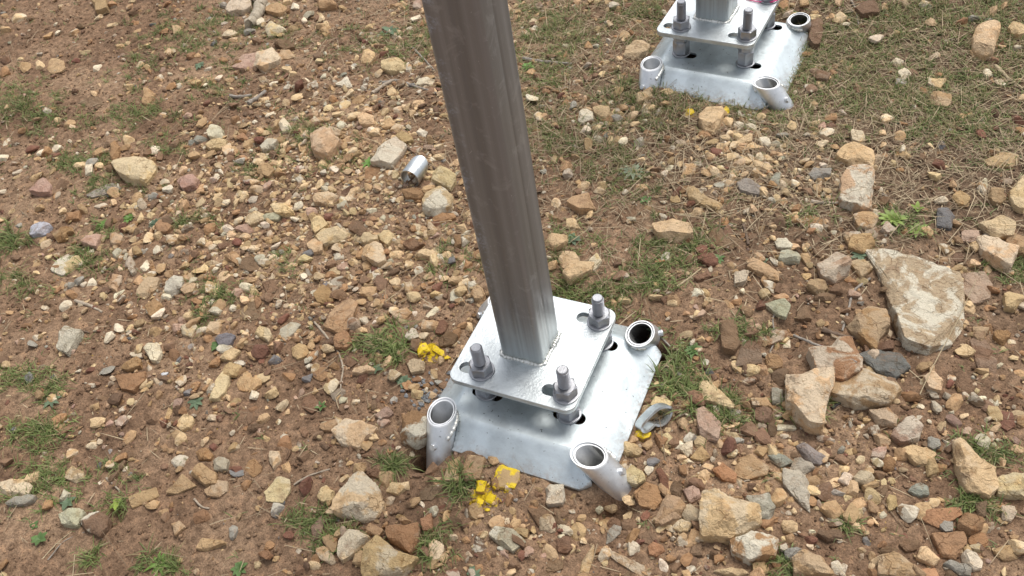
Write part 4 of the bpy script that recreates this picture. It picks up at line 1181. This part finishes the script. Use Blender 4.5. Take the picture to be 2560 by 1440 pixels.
# labels for the unnamed ones: colour, side and rank beside the nearest landmark
buck = {}
for s in heroes:
    if s['label']: continue
    x, y = s['ctr']
    d, lm, lc = min((math.hypot(x - q[0], y - q[1]), nm, q) for q, nm in LAND)
    xs = [p[0] for p in s['poly']]; ys = [p[1] for p in s['poly']]
    shape = 'flat' if s.get('flat') else ('long' if max(max(xs) - min(xs), max(ys) - min(ys)) > 1.55 * min(max(xs) - min(xs), max(ys) - min(ys)) else 'chunky')
    buck.setdefault((CNAME[s['c']], shape, dirword(x - lc[0], y - lc[1]), lm), []).append((d, s))
for (cn_, shape, dw, lm), lst in buck.items():
    lst.sort(key=lambda q: q[0])
    for k, (d, s) in enumerate(lst):
        s['obj']['label'] = (('nearest ' if k == 0 and len(lst) > 1 else (ORD[k] + ' ' if k else '')) + shape + ' ' + cn_ + ' stone ' + dw + ' the ' + lm)

# ------------------------------------------------------------------ gravel, one mass
def density(u, v):
    """how thickly pebbles lie, and how pale they are, over the plot"""
    d = np.full_like(u, .34); pale = np.full_like(u, .35)
    def blob(cx, cy, rx, ry, a, pd=0, rot=0):
        t = math.radians(rot)
        X_ = (u - cx) * math.cos(t) + (v - cy) * math.sin(t); Y_ = -(u - cx) * math.sin(t) + (v - cy) * math.cos(t)
        g = np.exp(-((X_ / rx) ** 2 + (Y_ / ry) ** 2) ** 1.2)
        return a * g, pd * g
    for B in ((860, 520, 380, 190, 1.3, .5, 0), (900, 330, 220, 130, .9, .4), (700, 620, 300, 140, .5, .2), (1060, 660, 160, 110, .6, .2), (400, 600, 260, 120, .25, .1),
              (560, 850, 420, 160, .35, 0), (1850, 380, 330, 120, .5, .35, 25), (1500, 285, 200, 50, .6, .4), (1900, 470, 220, 80, .5, .3), (1700, 1050, 160, 160, .55, .2), (2000, 1200, 420, 200, .5, .1),
              (2400, 900, 260, 300, .25, .1), (1300, 1350, 500, 160, .35, -.1), (1150, 800, 120, 90, .3, 0), (2000, 720, 160, 100, .25, .1), (300, 1080, 300, 100, .2, -.1),
              (150, 150, 300, 220, -.26, -.1), (80, 900, 200, 500, -.22, -.1), (600, 1250, 450, 160, -.14, -.2), (250, 1400, 420, 150, -.28, -.1), (2300, 200, 330, 240, -.18, 0),
              (1520, 620, 120, 120, -.15, 0), (2200, 600, 140, 80, -.12, 0), (1350, 450, 160, 300, -.15, 0)):
        a, p_ = blob(*B)
        d = d + a; pale = pale + p_
    d *= .75 + .9 * (_n2(u / 2560 * 3, v / 1440 * 3, .11) + .15)
    return np.clip(d, .03, 1.6), np.clip(pale, .05, .95)

def field(n_, ):
    """n_ random ground points in the plot the camera looks over, thinned with distance only by perspective of the plot"""
    x = rng.uniform(-3.3, 1.7, n_); y = rng.uniform(-1.25, 2.5, n_)
    z = ground_h(x, y)
    P = np.stack([x, y, z], 1)
    u, v = to_px(P)
    k = (u > -900) & (u < 3500) & (v > -600) & (v < 2300)
    return P[k], u[k], v[k]

def clear_of_steel(P):
    k = np.ones(len(P), bool)
    for F in FOOT:
        for q in range(4):
            p, a = sleeve_axis(F, q)
            dv = P - p; al = dv @ a
            k &= np.linalg.norm(dv - al[:, None] * a, axis=1) > .040
        c, s = math.cos(-F['yaw']), math.sin(-F['yaw'])
        X_ = c * (P[:, 0] - F['x']) - s * (P[:, 1] - F['y']) - F['off'][0]; Y_ = s * (P[:, 0] - F['x']) + c * (P[:, 1] - F['y']) - F['off'][1]
        k &= (np.maximum(abs(X_), abs(Y_)) > .232)
    return k

def rand_rot(n_, tilt):
    ax = rng.normal(size=(n_, 3)); ax[:, 2] *= .15
    ax /= np.linalg.norm(ax, axis=1)[:, None]
    t = rng.normal(size=n_) * tilt
    yaw = rng.uniform(0, 2 * math.pi, n_)
    K = np.zeros((n_, 3, 3)); K[:, 0, 1] = -ax[:, 2]; K[:, 0, 2] = ax[:, 1]; K[:, 1, 0] = ax[:, 2]; K[:, 1, 2] = -ax[:, 0]; K[:, 2, 0] = -ax[:, 1]; K[:, 2, 1] = ax[:, 0]
    I = np.eye(3)[None]
    Rt = I + np.sin(t)[:, None, None] * K + (1 - np.cos(t))[:, None, None] * (K @ K)
    Z_ = np.zeros((n_, 3, 3)); Z_[:, 0, 0] = np.cos(yaw); Z_[:, 0, 1] = -np.sin(yaw); Z_[:, 1, 0] = np.sin(yaw); Z_[:, 1, 1] = np.cos(yaw); Z_[:, 2, 2] = 1
    return Rt @ Z_

def scatter(tmpl, P, R, S, col):
    """merge copies of templates (v,f): returns verts, faces, colours"""
    vs, fs, cs = [], [], []
    base = 0
    which = rng.integers(0, len(tmpl), len(P))
    for t, (tv, tf) in enumerate(tmpl):
        k = np.where(which == t)[0]
        if not len(k): continue
        vv = tv[None] * S[k][:, None, :]
        vv = np.einsum('nij,nvj->nvi', R[k], vv) + P[k][:, None, :]
        vs.append(vv.reshape(-1, 3))
        fs.append((tf[None] + (np.arange(len(k)) * len(tv))[:, None, None] + base).reshape(-1, tf.shape[1]))
        cs.append(np.repeat(col[k], len(tv), 0))
        base += len(k) * len(tv)
    return np.concatenate(vs), np.concatenate(fs), np.concatenate(cs)

def pebble_tmpl(sub, n_, K):
    out = []
    for s in range(n_):
        r = np.random.default_rng(900 + s + sub * 50)
        v = ICO[sub][0]; v = v / (np.abs(v) ** 5).sum(1)[:, None] ** .2 * .9
        v = clip(v, r, K, .38, .80)
        v = v / np.abs(v).max(0)
        out.append((v, ICO[sub][1]))
    return out
T2, T1 = pebble_tmpl(2, 30, 6), pebble_tmpl(1, 20, 4)

def pebble_cols(n_, pale, crust=True):
    keys = list('cwtobrgpkn')
    r = rng.random(n_)
    pale = pale * .85
    pw = np.array([.52, .10, .28, .05, .03, .005, .02, .015, .0, .01]); mud = np.array([.06, .01, .33, .15, .36, .04, .02, .02, .01, .005])
    pw = pw / pw.sum(); mud = mud / mud.sum()
    cdf = np.cumsum(pale[:, None] * pw + (1 - pale[:, None]) * mud, 1)
    k = (r[:, None] > cdf).sum(1).clip(0, len(keys) - 1)
    base = np.array([PAL[q] for q in keys])[k]
    base = base * rng.uniform(.62, 1.15, (n_, 1)) * rng.uniform(.96, 1.04, (n_, 3))
    return np.concatenate([base, (rng.random((n_, 1)) < .25) * rng.uniform(.2, .8, (n_, 1))], 1)

gv, gf, gc = [], [], []
def add_g(a):
    off = sum(len(q) for q in gv)
    gv.append(a[0]); gf.append(a[1] + off); gc.append(a[2])
hc = np.array(HERO_C)
def pebbles(n_cand, dmin, dmax, power, tm, tilt, keepf=1.0, mud=0.0):
    P, u, v = field(n_cand)
    d, pale = density(u, v)
    k = (rng.random(len(P)) < d * keepf) & clear_of_steel(P)
    P, u, v, pale = P[k], u[k], v[k], pale[k]
    n_ = len(P)
    q = rng.random(n_)
    dia = dmin * (dmax / dmin) ** (q ** power)
    if dmax > .012:            # keep bigger pebbles off the centres of the placed stones
        ok = np.ones(n_, bool)
        for a in range(0, n_, 4000):
            dd = np.hypot(u[a:a + 4000, None] - hc[None, :, 0], (v[a:a + 4000, None] - hc[None, :, 1]) * 1.2)
            ok[a:a + 4000] = (dd > hc[None, :, 2] * .50).all(1)
        P, pale, dia = P[ok], pale[ok], dia[ok]; n_ = len(P)
    el = rng.uniform(.48, .98, n_); fl = rng.uniform(.38, .8, n_)
    S = np.stack([dia / 2, dia / 2 * el, dia / 2 * fl], 1)
    P = P + np.stack([np.zeros(n_), np.zeros(n_), dia * fl * rng.uniform(-.22, .30, n_)], 1)
    col = pebble_cols(n_, np.clip(pale - mud, 0, 1))
    add_g(scatter(tm, P, rand_rot(n_, tilt), S, col))
    return n_
na = pebbles(27000, .019, .046, 1.7, T2, .40)
nb = pebbles(60000, .009, .019, 1.2, T2, .55, .85, .1)
nc = pebbles(150000, .0035, .009, 1.3, T1, .8, .5, .35)
# the placed stones beyond the 300 largest
P = []; S = []; cc = []; yaw = []
for s in rest:
    xs = np.mean(s['poly'], 0)
    p = unp_g(xs[0], xs[1])
    dia = s['sz'] / 1180 * np.linalg.norm(p - CAM) / 1.9
    P.append((p[0], p[1], p[2] + dia * .12)); S.append((dia * .56, dia * .46, dia * (.14 if s.get('flat') else .32)))
    cc.append((*(np.array(PAL[s['c']]) * rng.uniform(.9, 1.1)), s['crust']))
if P: add_g(scatter(T2, np.array(P), rand_rot(len(P), .3), np.array(S), np.array(cc)))
# grey zinc-sprayed chips left of the plate
P = []
for _ in range(60):
    u_, v_ = 960 + rng.normal(245, 60) / 2.4, 700 + rng.normal(665, 45) / 2.4
    P.append(unp_g(u_, v_, .002))
P = np.array(P); dz_ = rng.uniform(.004, .013, len(P))
k = clear_of_steel(P)
add_g(scatter(T1, P[k], rand_rot(k.sum(), .6), np.stack([dz_, dz_ * .8, dz_ * .6], 1)[k] * .6, np.tile([.22, .23, .24, 0], (k.sum(), 1))))
print('gravel', na, nb, nc, 'heroes', len(heroes), 'rest', len(rest))
me = np_mesh('gravel', np.concatenate(gv), np.concatenate(gf), False)
set_col(me, np.concatenate(gc))
g = obj('gravel', me, M_GRAVEL)
tag(g, 'loose gravel and small pebbles strewn over the reddish soil', 'gravel', kind='stuff')
# soil crumbs
P, u, v = field(110000)
k = clear_of_steel(P) & (rng.random(len(P)) < .62)
P = P[k]; n_ = len(P)
dia = .003 * (.013 / .003) ** (rng.random(n_) ** 2.2)
S = np.stack([dia / 2, dia / 2 * rng.uniform(.7, 1, n_), dia / 2 * rng.uniform(.5, .9, n_)], 1)
P[:, 2] += dia * .1
vv, ff, c_ = scatter(T1, P, rand_rot(n_, .8), S, np.zeros((n_, 4)))
cr_o = obj('soil_crumbs', np_mesh('soil_crumbs', vv, ff, True), M_SOIL)
tag(cr_o, 'crumbs of reddish soil lying between the pebbles', 'soil crumbs', kind='stuff')

# ------------------------------------------------------------------ grass and dry litter
GB = [(40,240,60,40,1),(110,285,70,35,.9),(330,290,80,30,.8),(190,400,60,25,.6),(520,60,120,50,.6),(480,110,80,40,.5),(780,400,70,30,.4),(740,340,50,25,.4),(250,460,60,25,.8),
      (1040,95,60,40,.9),(1400,45,60,35,1),(1420,115,60,40,.8),(1370,200,60,35,.6),(1560,440,60,45,.6),(1450,360,80,50,.55),(1640,290,90,40,.7),(1560,230,50,40,.7),(1660,640,60,50,.7),(1620,690,50,35,.7),(1740,600,40,30,.7),
      (1450,730,60,30,.9),(1530,755,40,25,.7),(1860,830,50,25,.7),(1710,965,42,30,1.4),(960,868,55,25,1.2),(2230,562,60,25,.6),(2330,45,200,55,.8),(2200,220,120,60,.8),(2120,120,80,50,.7),
      (2515,668,60,20,1),(2450,1135,70,25,.7),(2420,1262,50,20,1),(1820,1030,60,25,.9),(100,1085,60,30,1),(120,1200,50,40,.8),(50,950,60,25,1),(110,960,40,25,.5),(1000,1170,40,18,1),(850,1345,50,30,.5),
      (760,1300,40,25,.7),(1085,1370,30,28,.9),(410,1410,35,18,1),(220,1385,25,15,.6),(530,725,40,28,.8),(490,545,40,14,.9),(512,795,25,15,1),(560,735,30,20,.5),(30,1240,20,12,1),(15,600,30,25,1.2),(40,705,35,20,1),(210,640,45,40,.8),
      (1960,1412,40,16,1),(2110,1315,30,12,.5),(540,220,60,30,.6),(330,165,60,40,.4),(700,95,60,30,.4),(920,120,80,40,.4),(400,370,40,18,.8),(160,410,40,15,.7),(255,565,24,12,.9),(1150,1215,16,26,1.5),(2010,1010,50,25,.5),
      (2000,120,40,50,1.0),(1985,190,35,30,1.0),(1740,250,60,20,.9),(1850,285,60,20,.5),(2350,250,120,60,.6),(2450,340,100,50,.4),(2000,300,100,50,.3),(1330,90,50,60,.7),(1340,300,60,60,.45),(1580,30,60,50,.9),(2550,100,80,80,.6),
      (1300,1050,0,0,0),(1130,650,50,30,.5),(750,330,60,20,.5),(300,1180,30,20,.4),(290,1255,30,14,.4),(1420,620,50,40,.5),(1700,880,30,30,.5),(2050,540,60,20,.3),(1150,960,0,0,0),(720,650,30,15,.4),(620,430,60,20,.4)]
bv, bc = [], []
def blades(P0, dirs, L, wd, droop, col):
    """curved tapering blades: returns quads strip of 3 segments + tip"""
    n_ = len(P0)
    side = np.stack([-dirs[:, 1], dirs[:, 0], np.zeros(n_)], 1)
    side /= np.maximum(np.linalg.norm(side, axis=1), 1e-6)[:, None]
    out = []
    for t, wk in ((0, .8), (.35, 1.), (.7, .7), (1., .08)):
        p = P0 + dirs * (L * t)[:, None]
        p[:, 2] -= droop * L * t * t
        out += [p - side * (wd * wk / 2)[:, None], p + side * (wd * wk / 2)[:, None]]
    return np.stack(out, 1)                                   # n,8,3
BF = np.array([[0, 1, 3, 2], [2, 3, 5, 4], [4, 5, 7, 6]])
def build_blades(name, parts, m, label, cat):
    v = np.concatenate([p[0] for p in parts]); c = np.concatenate([p[1] for p in parts])
    n_ = len(v)
    f = (BF[None] + (np.arange(n_) * 8)[:, None, None]).reshape(-1, 4)
    me = np_mesh(name, v.reshape(-1, 3), f, True)
    cc_ = np.repeat(np.concatenate([c, np.ones((n_, 1))], 1), 8, 0)
    set_col(me, cc_)
    o = obj(name, me, m)
    return tag(o, label, cat, kind='stuff')
parts = []
for (cx, cy, rx, ry, dn) in GB:
    if dn == 0: continue
    nt_ = int(dn * rx * ry / 42 * (1.5 if cx > 1250 and cy < 500 else 1)) + 3
    for _ in range(nt_):
        u_, v_ = cx + rng.normal() * rx * .75, cy + rng.normal() * ry * .8
        p = unp_g(u_, v_)
        nb_ = rng.integers(9, 22)
        a = rng.uniform(0, 2 * math.pi, nb_); el = rng.uniform(.15, 1.25, nb_)
        D_ = np.stack([np.cos(a) * np.cos(el), np.sin(a) * np.cos(el), np.sin(el)], 1)
        L = rng.uniform(.016, .052, nb_) * rng.uniform(.7, 1.25) * (1.35 if dn >= 1.2 else 1)
        P0 = np.tile(p, (nb_, 1)) + rng.normal(size=(nb_, 3)) * [.006, .006, 0]
        g_ = rng.uniform(0, 1, (nb_, 1)); tuft = rng.uniform(.7, 1.2)
        col = (np.array([.11, .155, .040]) * (1 - g_) + np.array([.25, .29, .105]) * g_) * tuft
        dry = rng.random((nb_, 1)) < (.38 if cx > 1250 and cy < 500 else .14)
        col = np.where(dry, np.array([.34, .27, .14]), col)
        parts.append((blades(P0, D_, L, rng.uniform(.0011, .0026, nb_) * (1.35 if dn >= 1.2 else 1), rng.uniform(.25, .7, nb_), col), col))
# thin scattered sprigs everywhere
P, u, v = field(5200)
k = clear_of_steel(P) & (rng.random(len(P)) < np.clip(.20 + .35 * (_n2(u / 800, v / 500, .2) + .1) + .25 * (v < 500) + .3 * ((u > 1300) & (v < 620)), 0, 1))
for p in P[k]:
    nb_ = rng.integers(3, 10)
    a = rng.uniform(0, 2 * math.pi, nb_); el = rng.uniform(.1, 1.2, nb_)
    D_ = np.stack([np.cos(a) * np.cos(el), np.sin(a) * np.cos(el), np.sin(el)], 1)
    g_ = rng.uniform(0, 1, (nb_, 1))
    col = np.array([.11, .155, .045]) * (1 - g_) + np.array([.24, .28, .11]) * g_
    parts.append((blades(np.tile(p, (nb_, 1)) + rng.normal(size=(nb_, 3)) * [.004, .004, 0], D_, rng.uniform(.010, .034, nb_), rng.uniform(.0010, .0026, nb_), rng.uniform(.2, .8, nb_), col), col))
build_blades('grass', parts, M_GRASS, 'short green grass tufts growing between the stones', 'grass')

parts = []
P, u, v = field(190000)
wz = np.clip(1.2 * np.exp(-(((u - 2150) / 620) ** 2 + ((v - 300) / 300) ** 2) ** 1.5) + .55 * np.exp(-((u - 1450) / 330) ** 2 - ((v - 330) / 330) ** 2) + .25 * np.exp(-((u - 1000) / 300) ** 2 - ((v - 60) / 200) ** 2) + .035, 0, 1)
k = clear_of_steel(P) & (rng.random(len(P)) < wz)
P = P[k]; n_ = len(P)
a = rng.uniform(0, 2 * math.pi, n_) ; el = rng.normal(size=n_) * .10 + .06
D_ = np.stack([np.cos(a) * np.cos(el), np.sin(a) * np.cos(el), np.sin(el)], 1)
L = .012 * (.13 / .012) ** (rng.random(n_) ** 1.8)
g_ = rng.random((n_, 1))
col = np.array([.17, .115, .070]) * (1 - g_) + np.array([.43, .34, .215]) * g_
P[:, 2] += rng.uniform(.001, .010, n_)
parts.append((blades(P, D_, L, rng.uniform(.0008, .0026, n_), rng.uniform(-.1, .25, n_), col), col))
build_blades('dry_straw_litter', parts, M_STRAW, 'dead grass stalks and plant litter, thickest at the upper right', 'dry litter')

# ------------------------------------------------------------------ leafy weeds, each its own plant
def leaf_verts(L, Wd, a, el, base, curl, cup=.15, notch=0):
    d = np.array([math.cos(a), math.sin(a), 0]); s = np.array([-math.sin(a), math.cos(a), 0]); z = np.array([0, 0, 1.])
    vs = []
    K = 7
    for j in range(K):
        t = j / (K - 1)
        wk = Wd * (math.sin(math.pi * min(1, t ** .75 * .97 + .03)) ** .8) * (1 - .12 * (j % 2) * notch) + .0004
        c = base + d * L * t * math.cos(el) + z * (L * t * math.sin(el) - curl * L * t * t)
        vs += [c - s * wk / 2 + z * wk * cup, c, c + s * wk / 2 + z * wk * cup]
    fs = []
    for j in range(K - 1):
        for q in (0, 1):
            fs.append((j * 3 + q, j * 3 + q + 1, j * 3 + q + 4, j * 3 + q + 3))
    return vs, fs
def weed(u_, v_, n_l, L, Wd, col, label, el0=.35, curl=.3, kind='rosette_weed', layers=1, notch=0):
    p = unp_g(u_, v_)
    v = []; f = []; c = []
    r = np.random.default_rng(int(u_ + v_))
    root = empty(kind, tuple(p))
    tag(root, label, 'weed', 'small green weeds')
    for ly in range(layers):
        for j in range(n_l):
            a = 2 * math.pi * (j + r.uniform(-.22, .22)) / n_l + ly * .6
            k = (1 - .3 * ly) * r.uniform(.75, 1.1)
            vs, fs = leaf_verts(L * k, Wd * k, a, el0 + ly * .35 + r.uniform(-.1, .15), np.array([0, 0, .002]), curl, .12, notch)
            me = bpy.data.meshes.new('leaf')
            me.from_pydata([tuple(q) for q in vs], [], fs)
            me.polygons.foreach_set('use_smooth', np.ones(len(fs), bool))
            cc_ = np.array(col) * r.uniform(.8, 1.2)
            set_col(me, np.tile([*cc_, 1], (len(vs), 1)))
            obj('leaf', me, M_LEAF, root)
GRN = (.13, .215, .07); YG = (.32, .42, .08); GG = (.16, .22, .13)
weed(1732, 877, 9, .026, .011, GRN, 'bright round-leaved rosette right of the back right pipe', layers=2)
weed(103, 1350, 6, .026, .013, GRN, 'four-petal shaped rosette of round leaves near the bottom left corner', el0=.5)
weed(88, 1315, 4, .014, .009, GRN, 'tiny seedling just above the rosette near the bottom left corner')
weed(296, 1259, 6, .022, .012, YG, 'yellow green seedling beside the dug hole at the bottom left')
weed(543, 867, 7, .022, .012, GRN, 'small rosette beside the dark slate stone in the left middle')
weed(324, 546, 10, .024, .010, (.17, .29, .07), 'bushy light green weed on the left among pebbles', layers=2)
weed(258, 564, 12, .026, .005, (.17, .30, .07), 'spiky light green weed left of the bushy one')
weed(492, 1006, 7, .030, .012, GG, 'grey green rosette with spread leaves in the lower left')
weed(600, 1423, 7, .024, .011, GRN, 'round-leaved weed at the bottom edge left of centre', layers=2)
weed(170, 1257, 5, .024, .014, GG, 'dark green weed above the pale olive block at the bottom left')
weed(400, 1412, 11, .040, .006, (.17, .28, .06), 'long-leaved tuft at the bottom edge on the left', el0=.4, curl=.5)
weed(1583, 432, 10, .050, .010, (.27, .31, .20), 'grey green spiky rosette right of the post between the footings', el0=.4, curl=.35)
weed(2229, 552, 11, .042, .012, (.27, .36, .09), 'bright yellow green weed above the large split slab', el0=.45, layers=2, notch=1)
weed(2290, 578, 9, .034, .010, (.27, .36, .09), 'yellow green weed right of the bright one above the slab', el0=.45, notch=1)
weed(2292, 527, 4, .030, .010, (.27, .36, .09), 'lone yellow green sprig above the other weeds near the slab', el0=.8)
weed(975, 80, 7, .046, .018, GG, 'broad-leaved dark weed at the top left of the near post', notch=1)
weed(832, 1375, 6, .018, .010, GRN, 'small weed among the bottom centre rocks')
weed(1615, 501, 6, .020, .010, GRN, 'small clover-like seedling right of the post at mid height')
weed(1010, 955, 9, .022, .012, GG, 'grey green weed patch left of the base plate', layers=2)
weed(940, 925, 6, .020, .010, GG, 'dark weed further left of the base plate')
weed(1640, 830, 6, .024, .012, GG, 'dull green weed just right of the back right pipe', notch=1)
weed(390, 560, 9, .024, .008, (.10, .15, .09), 'dark weed with white flower buds on the left', layers=2)
weed(130, 1005, 8, .030, .010, GG, 'silvery leaved weed at the left edge', notch=1)
weed(805, 1020, 5, .022, .007, GRN, 'thin sprouting weed left of the flat squarish cream stone', el0=.7)
weed(1795, 650, 7, .022, .010, GRN, 'small leafy weed below the flat brown sunken stone')
weed(1900, 660, 8, .026, .010, GG, 'broad weed behind the long diagonal tan stone')
weed(2150, 640, 8, .026, .010, GG, 'leafy weed at the upper left tip of the large split slab')
weed(1430, 600, 8, .030, .014, GG, 'broad-leaved weed at the right side of the post', notch=1)
weed(920, 410, 7, .030, .008, (.17, .32, .07), 'bright weed beside the white crusted rock')
weed(1320, 170, 8, .030, .010, (.17, .32, .07), 'bright green weed right of the post top, by a pale twig', layers=2)
weed(1185, 1435, 5, .020, .014, GG, 'pair of blunt leaves at the bottom edge')
weed(500, 165, 8, .026, .012, GG, 'flat dull green rosette in the upper left')

# ------------------------------------------------------------------ twigs
def twig(pts, r0, r1, col, label, lift=.0, name='twig', jit=.15, seg=7):
    P = [Vector(unp_g(u_, v_, lift + r0 * .7)) for u_, v_ in pts]
    out = []
    for a, b_ in zip(P, P[1:]):
        k = max(2, int((b_ - a).length / .008))
        for j in range(k): out.append(a.lerp(b_, j / k))
    out.append(P[-1])
    n_ = len(out)
    sm = [q.copy() for q in out]
    for _ in range(3):
        for j in range(1, n_ - 1): sm[j] = (sm[j - 1] + sm[j] * 2 + sm[j + 1]) / 4
    for j, q in enumerate(sm):
        q.x += random.uniform(-1, 1) * r0 * .2; q.y += random.uniform(-1, 1) * r0 * .2
        q.z = max(q.z, gh(q.x, q.y) + r0 * .5)
    base = sm[0].copy()
    me = tube_path([q - base for q in sm], [(r0 + (r1 - r0) * j / (n_ - 1)) * random.uniform(.88, 1.12) for j in range(n_)], seg, jit)
    set_col(me, np.tile([*col, 1], (len(me.vertices), 1)))
    o = obj(name, me, M_TWIG)
    o.location = base
    return tag(o, label, 'twig' if name == 'twig' else name.split('_')[-1], 'dead twigs and stalks' if name == 'twig' else None)
PW, BR, GR, ST = (.40, .33, .25), (.16, .11, .075), (.30, .265, .225), (.46, .37, .23)
twig([(1017, 367), (1060, 402), (1097, 427)], .0045, .003, BR, 'dark twig running behind the slanted pipe end')
twig([(1032, 120), (1055, 142), (1085, 175)], .004, .0025, GR, 'grey twig sloping down to the left side of the post')
twig([(955, 207), (990, 200), (1035, 215), (1098, 235)], .006, .003, GR, 'forked pale root left of the upper post')
twig([(930, 234), (960, 212), (985, 200)], .008, .005, PW, 'short thick pale twig left of the forked root')
twig([(1308, 146), (1350, 153), (1430, 160)], .0062, .004, GR, 'thick grey twig right of the upper post')
twig([(188, 752), (223, 763), (256, 780)], .0050, .0035, PW, 'pale bent twig in the left middle')
twig([(786, 805), (818, 843), (844, 875), (859, 917), (848, 988)], .0030, .0018, PW, 'long curved pale twig left of the base plate')
twig([(168, 820), (223, 832)], .004, .002, BR, 'dark twig behind the pale upright stone')
twig([(2175, 696), (2133, 726), (2119, 781), (2106, 827)], .0032, .0026, GR, 'curved grey twig beside the large split slab')
twig([(1985, 838), (2030, 858), (2078, 877), (2142, 905)], .0035, .0025, GR, 'grey twig lying over the peaked ochre rock', lift=.035)
twig([(1693, 717), (1725, 693), (1753, 671)], .0030, .002, ST, 'straw coloured stalks right of the near post base')
twig([(2028, 503), (2060, 508), (2097, 506)], .0055, .003, PW, 'pale root touching the pitted pale boulder')
twig([(1698, 538), (1812, 531), (1904, 506), (1973, 469)], .0022, .0012, ST, 'long arching straw stalk in the middle right')
twig([(1690, 535), (1800, 541), (1900, 516), (1950, 490)], .0018, .0012, ST, 'second arching straw stalk just under the long one')
twig([(575, 240), (600, 243), (628, 238)], .007, .005, GR, 'stubby grey stick at the left end of a pair, upper left')
twig([(621, 258), (645, 243), (664, 228)], .008, .006, GR, 'stubby brown stick at the right end of a pair, upper left')
twig([(2127, 0), (2141, 25), (2146, 61)], .0035, .0022, GR, 'grey twig hanging from the top edge, right of the far footing')
twig([(2488, 164), (2516, 192), (2557, 222)], .006, .0035, ST, 'thick straw stalk at the right edge, upper right')
twig([(1858, 561), (1872, 611)], .0045, .004, BR, 'short dark stick right of the flat brown sunken stone')
twig([(266, 1195), (285, 1210), (301, 1231)], .003, .002, PW, 'pale broken twig at the lower left')
twig([(486, 1247), (507, 1272), (524, 1272)], .003, .002, PW, 'tiny elbow-shaped twig at the lower left')
twig([(735, 1212), (765, 1191), (825, 1173)], .0025, .0018, PW, 'thin twig left of the pale rounded-triangle rock')
twig([(103, 1401), (140, 1360), (180, 1328)], .0016, .001, ST, 'thin stalk below the pale olive block, bottom left')
twig([(120, 1400), (160, 1350), (212, 1330)], .0016, .001, GR, 'thin dark stalk below the half white block, bottom left')
twig([(2055, 822), (2090, 838), (2133, 845)], .007, .004, BR, 'dark bark strip left of the large split slab')
twig([(2080, 1020), (2120, 993)], .004, .003, (.05, .045, .04), 'black stick below the flat tan crusted rock')
twig([(1570, 1266), (1610, 1287), (1646, 1330)], .0012, .001, ST, 'fine stalk curving below the front right pipe')
twig([(1643, 833), (1658, 850), (1676, 866)], .003, .002, GR, 'twig leaning by the back right pipe')
twig([(2300, 985), (2330, 920), (2400, 790), (2440, 700)], .0011, .0008, ST, 'very long fine stalk crossing right of the large split slab', lift=.02)
twig([(1955, 740), (1930, 800), (1940, 850), (1925, 880)], .0024, .002, GR, 'wavy twig above the tan shards right of the footing')
twig([(480, 345), (455, 385), (440, 420), (420, 440)], .0018, .0012, ST, 'fine stalk above the gravel bank, upper left')
twig([(560, 270), (640, 262), (700, 248)], .0016, .001, ST, 'long fine stalk under the stubby stick pair')
# the thick curved branch at the top
twig([(640, -25), (652, 5), (648, 30), (620, 62)], .026, .018, (.42, .36, .27), 'thick curved pale branch end at the top edge', name='curved_branch', seg=16, jit=.07)
